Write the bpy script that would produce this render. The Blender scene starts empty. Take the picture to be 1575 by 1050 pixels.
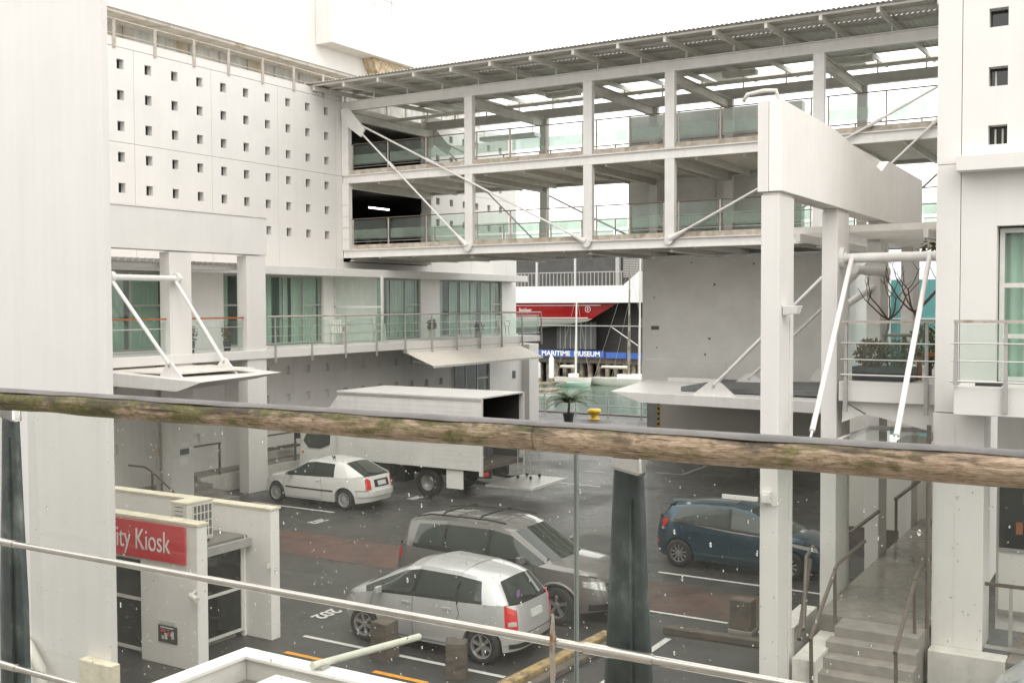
import bpy, bmesh, math, random
import numpy as np
from mathutils import Vector, Matrix
random.seed(7); RNG = np.random.RandomState(11)
S = bpy.context.scene
COL = S.collection
R = math.radians
# ---------------------------------------------------------------- camera
cam_d = bpy.data.cameras.new('camera'); cam = bpy.data.objects.new('camera', cam_d); COL.objects.link(cam)
cam_d.sensor_width = 36; cam_d.lens = 36*1650/1575; cam_d.clip_start = .05; cam_d.clip_end = 3000
_y, _p, _r = R(31), R(2.0), R(-.2)
_fw = Vector((-math.sin(_y)*math.cos(_p), math.cos(_y)*math.cos(_p), -math.sin(_p)))
_ri = Vector((math.cos(_y), math.sin(_y), 0)); _up = _ri.cross(_fw)
_r2 = _ri*math.cos(_r)+_up*math.sin(_r); _u2 = _up*math.cos(_r)-_ri*math.sin(_r)
M = Matrix((_r2, _u2, -_fw)).transposed().to_4x4(); M.translation = (0, 0, 5.9)
cam.matrix_world = M; S.camera = cam
# ---------------------------------------------------------------- sky, sun, exposure
SUN_EL, SUN_AZ = R(50), R(138)      # azimuth clockwise from +Y
w = bpy.data.worlds.new('World'); S.world = w; w.use_nodes = True
nt = w.node_tree; nt.nodes.clear()
out = nt.nodes.new('ShaderNodeOutputWorld'); bg = nt.nodes.new('ShaderNodeBackground')
sky = nt.nodes.new('ShaderNodeTexSky'); sky.sky_type = 'NISHITA'; sky.sun_disc = False
sky.sun_elevation = SUN_EL; sky.sun_rotation = SUN_AZ; sky.dust_density = 3
tc = nt.nodes.new('ShaderNodeTexCoord'); ns = nt.nodes.new('ShaderNodeTexNoise')
ns.inputs['Scale'].default_value = 2.2; ns.inputs['Detail'].default_value = 6; ns.inputs['Roughness'].default_value = .55
mp = nt.nodes.new('ShaderNodeMapping'); mp.inputs['Scale'].default_value = (1, 1, 2.4)
nt.links.new(tc.outputs['Generated'], mp.inputs['Vector']); nt.links.new(mp.outputs['Vector'], ns.inputs['Vector'])
rp = nt.nodes.new('ShaderNodeValToRGB')
rp.color_ramp.elements[0].position = .30; rp.color_ramp.elements[0].color = (4.6, 4.85, 5.3, 1)
rp.color_ramp.elements[1].position = .47; rp.color_ramp.elements[1].color = (12.6, 12.3, 11.85, 1)
nt.links.new(ns.outputs['Fac'], rp.inputs['Fac'])
mx = nt.nodes.new('ShaderNodeMix'); mx.data_type = 'RGBA'; mx.inputs[0].default_value = .9
nt.links.new(sky.outputs[0], mx.inputs[6]); nt.links.new(rp.outputs[0], mx.inputs[7])
nt.links.new(mx.outputs[2], bg.inputs['Color']); bg.inputs['Strength'].default_value = .10
nt.links.new(bg.outputs[0], out.inputs['Surface'])
sl = bpy.data.lights.new('sun', 'SUN'); sl.energy = .55; sl.angle = R(40); sl.color = (1, .95, .89)
so = bpy.data.objects.new('sun', sl); COL.objects.link(so)
_sd = Vector((math.sin(SUN_AZ)*math.cos(SUN_EL), math.cos(SUN_AZ)*math.cos(SUN_EL), math.sin(SUN_EL)))
so.rotation_euler = (-_sd).to_track_quat('-Z', 'Y').to_euler(); so.location = (0, -20, 40)
S.view_settings.view_transform = 'Standard'; S.view_settings.look = 'None'
S.view_settings.exposure = 1.0; S.view_settings.gamma = 1
# ---------------------------------------------------------------- materials
def lin(r, g, b):
    f = lambda c: (c/255/12.92) if c/255 <= .04045 else ((c/255+.055)/1.055)**2.4
    return (f(r), f(g), f(b))
def mat(name, col, rough=.5, var=.06, scale=3., bump=0., bscale=40., metal=0., spec=.5, coat=0., streak=0., col2=None, c2s=1.5, c2lo=.45, c2hi=.65, obj=False, stretch=None, rvar=0., emit=0.):
    m = bpy.data.materials.new(name); m.use_nodes = True; t = m.node_tree; N = t.nodes; L = t.links
    b = N['Principled BSDF']; b.inputs['Roughness'].default_value = rough; b.inputs['Metallic'].default_value = metal
    b.inputs['Specular IOR Level'].default_value = spec; b.inputs['Coat Weight'].default_value = coat; b.inputs['Coat Roughness'].default_value = .04
    if emit:
        b.inputs['Emission Color'].default_value = (*col, 1); b.inputs['Emission Strength'].default_value = emit
    tc = N.new('ShaderNodeTexCoord'); src = tc.outputs['Object']
    if not obj:
        g = N.new('ShaderNodeNewGeometry'); src = g.outputs['Position']
    if stretch:
        mp = N.new('ShaderNodeMapping'); mp.inputs['Scale'].default_value = stretch; L.new(src, mp.inputs['Vector']); src = mp.outputs['Vector']
    def noise(sc, det=5, s=src):
        n = N.new('ShaderNodeTexNoise'); n.inputs['Scale'].default_value = sc; n.inputs['Detail'].default_value = det; n.inputs['Roughness'].default_value = .6
        L.new(s, n.inputs['Vector']); return n.outputs['Fac']
    def maprange(v, a, b_, c, d):
        n = N.new('ShaderNodeMapRange'); n.inputs[1].default_value = a; n.inputs[2].default_value = b_; n.inputs[3].default_value = c; n.inputs[4].default_value = d
        L.new(v, n.inputs[0]); return n.outputs[0]
    def mul(colsock, fac):
        n = N.new('ShaderNodeMix'); n.data_type = 'RGBA'; n.blend_type = 'MULTIPLY'; n.inputs[0].default_value = 1
        if isinstance(colsock, tuple): n.inputs[6].default_value = (*colsock, 1)
        else: L.new(colsock, n.inputs[6])
        L.new(fac, n.inputs[7]); return n.outputs[2]
    cs = tuple(col)
    if col2 is not None:
        n = N.new('ShaderNodeMix'); n.data_type = 'RGBA'; n.inputs[6].default_value = (*col, 1); n.inputs[7].default_value = (*col2, 1)
        L.new(maprange(noise(c2s, 8), c2lo, c2hi, 0, 1), n.inputs[0]); cs = n.outputs[2]
    if var: cs = mul(cs, maprange(noise(scale), .3, .7, 1-var*1.5, 1+var*.5))
    if streak:
        mp2 = N.new('ShaderNodeMapping'); mp2.inputs['Scale'].default_value = (5, 5, .22); L.new(src, mp2.inputs['Vector'])
        cs = mul(cs, maprange(noise(1.3, 6, mp2.outputs['Vector']), .42, .75, 1, 1-streak))
    if isinstance(cs, tuple): b.inputs['Base Color'].default_value = (*cs, 1)
    else: L.new(cs, b.inputs['Base Color'])
    if rvar: L.new(maprange(noise(scale*.4, 6), .35, .65, max(.02, rough-rvar), rough+rvar), b.inputs['Roughness'])
    if bump:
        bn = N.new('ShaderNodeBump'); bn.inputs['Strength'].default_value = bump; bn.inputs['Distance'].default_value = .02
        L.new(noise(bscale, 6), bn.inputs['Height']); L.new(bn.outputs[0], b.inputs['Normal'])
    return m
def glassmat(name, tint, refl=1.0, dirt_or_sheen=.0, film_col=(.6, .62, .58), dscale=3., rough=.0, stretch=(1, 1, .35), ior=1.45):
    """thin sheet glass: clear with a tint, mirror by fresnel, a film of dirt"""
    m = bpy.data.materials.new(name); m.use_nodes = True; t = m.node_tree; N = t.nodes; L = t.links; N.clear()
    o = N.new('ShaderNodeOutputMaterial'); tr = N.new('ShaderNodeBsdfTransparent'); tr.inputs[0].default_value = (*tint, 1)
    gl = N.new('ShaderNodeBsdfGlossy'); gl.inputs['Roughness'].default_value = rough; gl.inputs[0].default_value = (refl, refl, refl, 1)
    fr = N.new('ShaderNodeFresnel'); fr.inputs[0].default_value = ior
    gb = N.new('ShaderNodeNewGeometry'); inv = N.new('ShaderNodeMath'); inv.operation = 'SUBTRACT'; inv.inputs[0].default_value = 1; L.new(gb.outputs['Backfacing'], inv.inputs[1])
    ml = N.new('ShaderNodeMath'); ml.operation = 'MULTIPLY'; L.new(fr.outputs[0], ml.inputs[0]); L.new(inv.outputs[0], ml.inputs[1])
    m1 = N.new('ShaderNodeMixShader'); L.new(ml.outputs[0], m1.inputs[0]); L.new(tr.outputs[0], m1.inputs[1]); L.new(gl.outputs[0], m1.inputs[2])
    last = m1
    if dirt_or_sheen:
        df = N.new('ShaderNodeBsdfTranslucent'); df.inputs[0].default_value = (*film_col, 1)
        d2 = N.new('ShaderNodeBsdfDiffuse'); d2.inputs[0].default_value = (*film_col, 1)
        ma = N.new('ShaderNodeMixShader'); ma.inputs[0].default_value = .5; L.new(df.outputs[0], ma.inputs[1]); L.new(d2.outputs[0], ma.inputs[2])
        g = N.new('ShaderNodeNewGeometry'); mp = N.new('ShaderNodeMapping'); mp.inputs['Scale'].default_value = stretch; L.new(g.outputs['Position'], mp.inputs['Vector'])
        n = N.new('ShaderNodeTexNoise'); n.inputs['Scale'].default_value = dscale; n.inputs['Detail'].default_value = 8; L.new(mp.outputs[0], n.inputs['Vector'])
        mr = N.new('ShaderNodeMapRange'); mr.inputs[1].default_value = .3; mr.inputs[2].default_value = .75; mr.inputs[3].default_value = dirt_or_sheen*.5; mr.inputs[4].default_value = dirt_or_sheen*1.5
        L.new(n.outputs[0], mr.inputs[0])
        m2 = N.new('ShaderNodeMixShader'); L.new(mr.outputs[0], m2.inputs[0]); L.new(m1.outputs[0], m2.inputs[1]); L.new(ma.outputs[0], m2.inputs[2]); last = m2
    L.new(last.outputs[0], o.inputs[0]); return m
K = {}
K['white'] = mat('white_render', (.71, .693, .662), .55, .035, .8, .04, 60, streak=.03)
K['white_old'] = mat('white_weathered', (.82, .80, .765), .6, .04, 1.2, .05, 50, streak=.05)
K['white_steel'] = mat('white_painted_steel', (.72, .705, .675), .4, .05, 2.5, .02, 30, streak=.07)
K['cream'] = mat('cream_cap', (.72, .66, .52), .7, .15, 6, .1, 40)
K['soffit'] = mat('grey_soffit', (.70, .66, .60), .7, .1, 2, .05, 30)
K['grey_steel'] = mat('grey_steel', (.70, .675, .62), .5, .1, 3, .02, 30)
K['alum'] = mat('aluminium', (.55, .54, .52), .38, .08, 6, metal=.7)
K['alum_dull'] = mat('dull_aluminium', (.42, .41, .39), .5, .08, 6, metal=.35)
K['rust_post'] = mat('weathered_post', (.45, .41, .36), .6, .15, 5, .05, 40, col2=(.33, .22, .14), c2s=6, c2lo=.55, c2hi=.72)
K['dark_rail'] = mat('dark_steel_rail', (.13, .105, .085), .45, .15, 8)
K['kerb_stained'] = mat('stained_concrete_kerb', (.50, .45, .38), .8, .2, 5, .1, 30, col2=(.32, .25, .17), c2s=3, c2lo=.45, c2hi=.7)
K['pier'] = mat('grey_plaster', (.77, .76, .715), .8, .05, 1.1, .10, 22, col2=(.81, .80, .755), c2s=.9, c2lo=.42, c2hi=.62)
K['pier_dark'] = mat('grey_panel', (.68, .67, .64), .75, .1, 1.5, .06, 20)
K['concrete'] = mat('step_concrete', (.29, .27, .24), .6, .14, 5, .12, 60, rvar=.25)
K['concrete_wet'] = mat('wet_landing', (.24, .22, .19), .25, .14, 3, .06, 60, rvar=.2)
K['plinth'] = mat('plinth_white', (.70, .68, .63), .6, .12, 3, .08, 40, streak=.12)
K['sheet'] = mat('corrugated_sheet', (.62, .61, .57), .45, .1, 4)
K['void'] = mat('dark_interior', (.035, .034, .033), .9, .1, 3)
K['asphalt'] = mat('wet_asphalt', (.050, .049, .047), .34, .16, .9, .35, 160, spec=.5, rvar=.22, col2=(.070, .068, .064), c2s=.35, c2lo=.4, c2hi=.65)
K['band'] = mat('red_brown_seal', (.088, .060, .048), .42, .16, 1.5, .35, 150, rvar=.2, col2=(.14, .065, .05), c2s=.25, c2lo=.45, c2hi=.6)
K['line'] = mat('road_paint', (.62, .61, .58), .45, .1, 9, .1, 60, col2=(.25, .25, .24), c2s=14, c2lo=.62, c2hi=.75)
K['yellow_line'] = mat('yellow_road_paint', (.75, .33, .03), .45, .1, 9, .1, 60, col2=(.3, .15, .04), c2s=14, c2lo=.62, c2hi=.75)
K['water'] = mat('harbour_water', (.11, .165, .125), .2, .1, .15, .5, 1.6, spec=.5)
K['timber'] = mat('old_timber', (.12, .098, .078), .75, .3, 3, .5, 30, stretch=(1, 1, 1))
K['timber_yellow'] = mat('worn_yellow_timber', (.42, .30, .13), .75, .25, 4, .3, 30, col2=(.20, .15, .11), c2s=5, c2lo=.48, c2hi=.62)
K['handrail'] = None
K['kiosk_red'] = mat('sign_red', (.62, .028, .035), .35, .05, 5)
K['sign_white'] = mat('sign_white', (.80, .80, .79), .5, .02, 5)
K['green_frame'] = mat('pale_green_frame', (.42, .60, .50), .5, .05, 5)
K['teal'] = mat('teal_hoarding', (.16, .42, .42), .5, .12, .8)
K['blue'] = mat('blue_sign', (.045, .12, .42), .5, .08, 2)
K['red_hull'] = mat('red_hull', (.58, .02, .02), .25, .04, 1, coat=.3)
K['hull_white'] = mat('white_hull', (.74, .72, .66), .35, .05, 2)
K['museum_dark'] = mat('dark_cladding', (.075, .072, .068), .6, .15, 1.2)
K['museum_grey'] = mat('grey_cladding', (.13, .135, .135), .6, .15, 1.2)
K['pile'] = mat('weathered_pile', (.34, .29, .22), .8, .25, 2, col2=(.12, .10, .08), c2s=1.4)
K['yellow'] = mat('yellow_paint', (.80, .50, .04), .4, .08, 6)
K['hazard'] = mat('black_paint', (.04, .04, .04), .5, .05, 6)
K['leaf'] = mat('leaf_green', (.055, .10, .028), .55, .3, 7, obj=False)
K['leaf_olive'] = mat('leaf_olive', (.13, .12, .035), .6, .3, 7)
K['leaf_brown'] = mat('leaf_brown', (.16, .095, .04), .65, .3, 7)
K['bark'] = mat('bark', (.13, .095, .075), .8, .25, 10, .3, 40)
K['orange_timber'] = mat('orange_timber', (.36, .13, .045), .5, .15, 6)
K['terracotta'] = mat('dark_pot', (.05, .05, .055), .5, .1, 6)
K['plastic'] = mat('white_plastic', (.66, .64, .58), .45, .06, 6)
K['curtain'] = mat('pale_green_curtain', (.60, .70, .62), .85, .06, 2)
K['curtain_w'] = mat('pale_curtain', (.68, .73, .67), .85, .06, 2)
K['room'] = mat('room_dark', (.26, .30, .27), .9, .1, 1)
K['win_frame'] = mat('grey_window_frame', (.44, .43, .40), .45, .06, 6)
K['win_frame_w'] = mat('white_window_frame', (.66, .65, .62), .45, .06, 6)
K['win_glass'] = glassmat('green_window_glass', (.88, .94, .91), 1., .09, (.62, .70, .65))  # pale film here paints in the sky reflection on the panes
K['rail_glass'] = glassmat('balcony_glass', (.92, .96, .94), 1., .06, (.62, .70, .64))
K['frost'] = glassmat('frosted_glass_band', (.84, .88, .85), .8, .20, (.66, .69, .63), 1.5)
K['dark_glass'] = mat('dark_glazing', (.018, .024, .024), .06, .1, 3, spec=.6)
K['kiosk_glass'] = glassmat('kiosk_glass', (.20, .25, .24), .9, .05, (.4, .43, .4))
K['near_glass'] = glassmat('wet_balustrade_glass', (.935, .945, .925), .8, .030, (.52, .52, .47), 2.2, stretch=(1.6, 1.6, .3), ior=1.38)
K['glass_edge'] = mat('glass_edge', (.30, .35, .32), .2, .1, 5)
K['galv'] = mat('galvanised_fin', (.11, .135, .128), .36, .3, 9, .1, 60, metal=.25, col2=(.22, .25, .235), c2s=9, c2lo=.5, c2hi=.68, stretch=(1, 1, .5), streak=.25)
K['chrome'] = mat('polished_steel', (.62, .61, .59), .16, .05, 8, metal=1.)
K['rod_steel'] = mat('stainless_rod', (.66, .63, .58), .22, .1, 14, metal=.9)
K['rust'] = mat('rusty_strap', (.52, .47, .40), .6, .2, 14, .3, 60, col2=(.34, .14, .045), c2s=16, c2lo=.52, c2hi=.64)
K['tyre'] = mat('tyre_rubber', (.022, .022, .022), .75, .1, 20, .1, 60)
K['rim'] = mat('alloy_rim', (.52, .52, .52), .3, .05, 20, metal=.75)
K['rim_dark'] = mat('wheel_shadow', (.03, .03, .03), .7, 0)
K['hubcap'] = mat('plastic_hubcap', (.44, .44, .43), .4, .05, 20, metal=.3)
K['car_glass'] = mat('car_window', (.035, .045, .04), .05, 0, spec=.7)
K['trim'] = mat('black_trim', (.018, .018, .018), .5, 0)
K['plate'] = mat('plate_white', (.62, .62, .60), .45, 0)
K['lens_red'] = mat('red_lens', (.62, .015, .012), .15, .08, 18, coat=.6)
K['lens_clear'] = mat('clear_lens', (.62, .62, .60), .12, .25, 30, metal=.3, coat=.6)
K['amber'] = mat('amber_lens', (.7, .22, .02), .2, 0)
K['beige_panel'] = mat('beige_panel', (.70, .67, .61), .65, .05, 1, .04, 30)
K['felt'] = mat('grey_roof_felt', (.20, .185, .165), .7, .2, 4, .2, 40, rvar=.2)
K['membrane'] = mat('white_membrane', (.80, .785, .755), .5, .06, 2, .05, 20)
K['tube_lit'] = mat('lit_tube', (1, .96, .88), .5, 0, emit=6)
K['tan'] = mat('tan_pole', (.56, .57, .48), .5, .08, 8)
K['canvas'] = mat('canvas_awning', (.70, .66, .59), .8, .06, 3)
K['truck_white'] = mat('truck_panel', (.70, .69, .66), .4, .06, 2, streak=.06)
def handrail_mat():
    m = bpy.data.materials.new('mossy_timber'); m.use_nodes = True; t = m.node_tree; N = t.nodes; L = t.links; b = N['Principled BSDF']
    g = N.new('ShaderNodeNewGeometry')
    def noise(sc, st, det=8, r=.62, dist=0.):
        mp = N.new('ShaderNodeMapping'); mp.inputs['Scale'].default_value = st; L.new(g.outputs['Position'], mp.inputs['Vector'])
        n = N.new('ShaderNodeTexNoise'); n.inputs['Scale'].default_value = sc; n.inputs['Detail'].default_value = det; n.inputs['Roughness'].default_value = r
        n.inputs['Distortion'].default_value = dist; L.new(mp.outputs[0], n.inputs['Vector']); return n.outputs['Fac']
    def ramp(v, els):
        r = N.new('ShaderNodeValToRGB'); e = r.color_ramp.elements
        while len(e) < len(els): e.new(.5)
        for i, (p, c) in enumerate(els): e[i].position = p; e[i].color = (*c, 1)
        L.new(v, r.inputs[0]); return r.outputs[0]
    def mix(f, a, c):
        n = N.new('ShaderNodeMix'); n.data_type = 'RGBA'; L.new(f, n.inputs[0]); L.new(a, n.inputs[6]); L.new(c, n.inputs[7]); return n.outputs[2]
    wood = ramp(noise(120, (.18, 1, 1), dist=1.1), [(.28, (.10, .065, .04)), (.42, (.33, .235, .15)), (.56, (.50, .38, .275)), (.75, (.62, .51, .41))])
    dark = ramp(noise(5, (.35, 1, 1)), [(0, (.035, .028, .02)), (1, (.06, .045, .028))])
    moss = ramp(noise(60, (1, 1, 1)), [(.3, (.05, .055, .012)), (.7, (.20, .19, .05))])
    # rot along the upper shoulder, moss patches thicker toward the -X end
    sep = N.new('ShaderNodeSeparateXYZ'); L.new(g.outputs['Position'], sep.inputs[0])
    def mr(v, a, b_, c, d):
        n = N.new('ShaderNodeMapRange'); n.inputs[1].default_value = a; n.inputs[2].default_value = b_; n.inputs[3].default_value = c; n.inputs[4].default_value = d; L.new(v, n.inputs[0]); return n.outputs[0]
    def math2(op, a, b_):
        n = N.new('ShaderNodeMath'); n.operation = op
        for i, v in enumerate((a, b_)):
            if isinstance(v, float): n.inputs[i].default_value = v
            else: L.new(v, n.inputs[i])
        return n.outputs[0]
    sh = math2('ADD', mr(sep.outputs[2], 5.49, 5.54, -.02, .20), mr(sep.outputs[0], -4.3, -1.0, .09, -.05))  # x term paints a lit-wood brightness gradient, darker toward -X
    fib = mr(noise(70, (.10, 1, 1), dist=.5), .3, .7, -.09, .09)
    dk = mr(math2('ADD', math2('ADD', noise(7, (.5, 1, 1), dist=.5), sh), fib), .53, .68, 0., .92)
    c1 = mix(dk, wood, dark)
    bias = mr(sep.outputs[0], -4.3, -1.0, .16, -.05)
    mo = mr(math2('ADD', math2('ADD', noise(9, (.6, 1, 1), dist=.4), bias), fib), .48, .64, 0., .85)
    c2 = mix(mo, c1, moss)
    lich = mr(noise(90, (1, 1, 1), 3), .70, .74, 0., .8)
    pale = ramp(noise(4, (1, 1, 1)), [(0, (.40, .40, .34)), (1, (.50, .49, .42))])
    c3 = mix(lich, c2, pale)
    crk = mr(noise(55, (.045, 1, 1), 4, .5, .3), .665, .69, 0., .9)
    c3 = mix(crk, c3, dark)
    L.new(c3, b.inputs['Base Color']); b.inputs['Roughness'].default_value = .62
    bn = N.new('ShaderNodeBump'); bn.inputs['Strength'].default_value = .8; bn.inputs['Distance'].default_value = .006
    L.new(noise(60, (.12, 1, 1), dist=.6), bn.inputs['Height']); L.new(bn.outputs[0], b.inputs['Normal'])
    return m
K['handrail'] = handrail_mat()
K['rail_cap'] = mat('grey_wet_rail_top', (.15, .14, .13), .5, .25, 8, .2, 40, rvar=.12)
# ---------------------------------------------------------------- helpers
class MB:
    def __init__(s): s.v = []; s.f = []; s.mi = []; s.cur = 0
    def add(s, vs, fs):
        o = len(s.v); s.v += [tuple(map(float, p)) for p in vs]
        s.f += [tuple(i+o for i in f) for f in fs]; s.mi += [s.cur]*len(fs); return s
    def box(s, x0, x1, y0, y1, z0, z1):
        return s.add([(x0,y0,z0),(x1,y0,z0),(x1,y1,z0),(x0,y1,z0),(x0,y0,z1),(x1,y0,z1),(x1,y1,z1),(x0,y1,z1)],
                     [(0,3,2,1),(4,5,6,7),(0,1,5,4),(1,2,6,5),(2,3,7,6),(3,0,4,7)])
    def hexa(s, p): return s.add(p, [(0,3,2,1),(4,5,6,7),(0,1,5,4),(1,2,6,5),(2,3,7,6),(3,0,4,7)])
    def beam(s, a, b, w, h, up=(0,0,1)):
        a, b = Vector(a), Vector(b); d = (b-a).normalized(); u = Vector(up)
        sd = d.cross(u)
        if sd.length < 1e-4: sd = d.cross(Vector((1,0,0)))
        sd.normalize(); u = sd.cross(d); sd *= w/2; u = u*h/2
        return s.hexa([a-sd-u, a+sd-u, b+sd-u, b-sd-u, a-sd+u, a+sd+u, b+sd+u, b-sd+u])
    def tube(s, a, b, r0, r1=None, n=10, caps=True):
        r1 = r0 if r1 is None else r1; a, b = Vector(a), Vector(b); d = (b-a).normalized()
        x = d.cross(Vector((0,0,1)));  x = d.cross(Vector((1,0,0))) if x.length < 1e-3 else x
        x.normalize(); y = d.cross(x); vs = []
        for c, r in ((a, r0), (b, r1)):
            for i in range(n): t = 2*math.pi*i/n; vs.append(c+x*(r*math.cos(t))+y*(r*math.sin(t)))
        fs = [(i, (i+1) % n, n+(i+1) % n, n+i) for i in range(n)]
        if caps: fs += [tuple(range(n-1, -1, -1)), tuple(range(n, 2*n))]
        return s.add(vs, fs)
    def path(s, pts, r, n=8):
        pts = [Vector(p) for p in pts]; rs = r if isinstance(r, (list, tuple)) else [r]*len(pts); vs = []; px = None
        for i, p in enumerate(pts):
            d = (pts[min(i+1, len(pts)-1)]-pts[max(i-1, 0)]).normalized()
            x = d.cross(Vector((0,0,1))) if px is None else px-d*px.dot(d)
            if x.length < 1e-3: x = d.cross(Vector((1,0,0)))
            x.normalize(); px = x; y = d.cross(x)
            vs += [p+x*(rs[i]*math.cos(2*math.pi*k/n))+y*(rs[i]*math.sin(2*math.pi*k/n)) for k in range(n)]
        fs = [(i*n+k, i*n+(k+1) % n, (i+1)*n+(k+1) % n, (i+1)*n+k) for i in range(len(pts)-1) for k in range(n)]
        fs += [tuple(range(n-1, -1, -1)), tuple(range((len(pts)-1)*n, len(pts)*n))]
        return s.add(vs, fs)
    def prism(s, poly, axis, a, b):
        """extrude 2-D polygon along axis ('x': poly=(y,z), 'y': (x,z), 'z': (x,y)) from a to b"""
        mk = {'x': lambda p, t: (t, p[0], p[1]), 'y': lambda p, t: (p[0], t, p[1]), 'z': lambda p, t: (p[0], p[1], t)}[axis]
        n = len(poly); vs = [mk(p, a) for p in poly]+[mk(p, b) for p in poly]
        fs = [tuple(range(n-1, -1, -1)), tuple(range(n, 2*n))]+[(i, (i+1) % n, n+(i+1) % n, n+i) for i in range(n)]
        return s.add(vs, fs)
    def lathe(s, prof, c=(0,0,0), axis='z', n=20):
        vs = []
        for r, h in prof:
            for k in range(n):
                t = 2*math.pi*k/n; a, b = r*math.cos(t), r*math.sin(t)
                p = (a, b, h) if axis == 'z' else ((a, h, b) if axis == 'y' else (h, a, b))
                vs.append((c[0]+p[0], c[1]+p[1], c[2]+p[2]))
        fs = [(i*n+k, i*n+(k+1) % n, (i+1)*n+(k+1) % n, (i+1)*n+k) for i in range(len(prof)-1) for k in range(n)]
        return s.add(vs, fs)
    def mesh(s, name, mats, smooth=False):
        me = bpy.data.meshes.new(name); me.from_pydata(s.v, [], s.f)
        for m in (mats if isinstance(mats, (list, tuple)) else [mats]): me.materials.append(m)
        if any(s.mi): me.polygons.foreach_set('material_index', s.mi)
        if smooth: me.polygons.foreach_set('use_smooth', [True]*len(s.f))
        bm = bmesh.new(); bm.from_mesh(me); bmesh.ops.recalc_face_normals(bm, faces=bm.faces); bm.to_mesh(me); bm.free()
        me.update(); return me
    def build(s, name, mats, parent=None, smooth=False, bevel=0, angle=None):
        me = s.mesh(name, mats, smooth or angle is not None)
        if angle is not None:
            try: me.set_sharp_from_angle(angle=R(angle))
            except Exception: pass
        return place(name, me, parent, bevel)
def place(name, me, parent=None, bevel=0, loc=None, rz=0):
    o = bpy.data.objects.new(name, me); COL.objects.link(o)
    if parent is not None:
        o.parent = parent
        pl = wloc(parent)
        o.location = (-pl[0], -pl[1], -pl[2]) if loc is None else loc
        if root_of(parent).get('_local'): o.location = loc or (0, 0, 0)
    elif loc: o.location = loc
    if rz: o.rotation_euler.z = rz
    if bevel:
        b = o.modifiers.new('bevel', 'BEVEL'); b.width = bevel; b.segments = 2; b.limit_method = 'ANGLE'; b.angle_limit = R(40)
    return o
def root_of(o):
    while o.parent: o = o.parent
    return o
def wloc(o):
    v = Vector(o.location)
    while o.parent: o = o.parent; v = v+Vector(o.location)
    return v
def tag(o, label, cat=None, group=None, kind=None):
    if label: o['label'] = label
    if cat: o['category'] = cat
    if group: o['group'] = group
    if kind: o['kind'] = kind
    return o
def thing(name, loc, label, cat, group=None):
    o = bpy.data.objects.new(name, None); COL.objects.link(o); o.location = loc; o.empty_display_size = .3
    return tag(o, label, cat, group)
def lthing(name, loc, rz, label, cat, group=None):
    o = thing(name, loc, label, cat, group); o.rotation_euler.z = rz; o['_local'] = 1; return o
def copy_tree(o, parent=None):
    c = o.copy(); COL.objects.link(c); c.parent = parent
    for ch in list(o.children): copy_tree(ch, c)
    return c
def B(x0, x1, y0, y1, z0, z1): return MB().box(x0, x1, y0, y1, z0, z1)
def wall_holes(axis, c, depth, u0, u1, v0, v1, holes, closed=0):
    """wall plate: plane axis=c (front), body goes `depth` behind. u is the other horizontal axis, v is z. holes=(u0,u1,v0,v1).
    closed>0: holes are blind recesses of that depth"""
    m = MB(); us = sorted({u0, u1, *[h[0] for h in holes], *[h[1] for h in holes]}); vs = sorted({v0, v1, *[h[2] for h in holes], *[h[3] for h in holes]})
    P = (lambda u, v, d: (c+d, u, v)) if axis == 'x' else (lambda u, v, d: (u, c+d, v))
    def ishole(a, b): return any(h[0] < a < h[1] and h[2] < b < h[3] for h in holes)
    q = lambda *p: m.add(p, [(0, 1, 2, 3)])
    for i in range(len(us)-1):
        for j in range(len(vs)-1):
            a, b, e, f = us[i], us[i+1], vs[j], vs[j+1]
            if ishole((a+b)/2, (e+f)/2): continue
            q(P(a, e, 0), P(b, e, 0), P(b, f, 0), P(a, f, 0))
            if not closed: q(P(a, e, depth), P(a, f, depth), P(b, f, depth), P(b, e, depth))
    for h in holes:
        a, b, e, f = h; D = closed if closed else depth; D = math.copysign(D, depth)
        q(P(a, e, 0), P(a, f, 0), P(a, f, D), P(a, e, D)); q(P(b, e, 0), P(b, e, D), P(b, f, D), P(b, f, 0))
        q(P(a, e, 0), P(a, e, D), P(b, e, D), P(b, e, 0)); q(P(a, f, 0), P(b, f, 0), P(b, f, D), P(a, f, D))
        if closed: q(P(a, e, D), P(a, f, D), P(b, f, D), P(b, e, D))
    a, b, e, f = u0, u1, v0, v1; D = depth
    q(P(a, e, 0), P(a, f, 0), P(a, f, D), P(a, e, D)); q(P(b, e, 0), P(b, e, D), P(b, f, D), P(b, f, 0))
    q(P(a, e, 0), P(a, e, D), P(b, e, D), P(b, e, 0)); q(P(a, f, 0), P(b, f, 0), P(b, f, D), P(a, f, D))
    return m
def text_mesh(txt, size, extr=.004, spacing=1., bold=0.):
    cu = bpy.data.curves.new('t', 'FONT'); cu.body = txt; cu.size = size; cu.extrude = extr; cu.align_x = 'CENTER'; cu.align_y = 'CENTER'; cu.space_character = spacing; cu.offset = bold
    o = bpy.data.objects.new('t', cu); COL.objects.link(o)
    dg = bpy.context.evaluated_depsgraph_get(); me = bpy.data.meshes.new_from_object(o.evaluated_get(dg))
    bpy.data.objects.remove(o); bpy.data.curves.remove(cu); return me
def text_obj(name, txt, size, mtx, m, parent, sx=1., spacing=1., bold=0.):
    me = text_mesh(txt, size, .004, spacing, bold); me.transform(Matrix(mtx).to_4x4() @ Matrix.Diagonal((sx, 1, 1, 1)) if not isinstance(mtx, Matrix) else mtx @ Matrix.Diagonal((sx, 1, 1, 1)))
    me.materials.clear(); me.materials.append(m)
    return place(name, me, parent)
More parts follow.
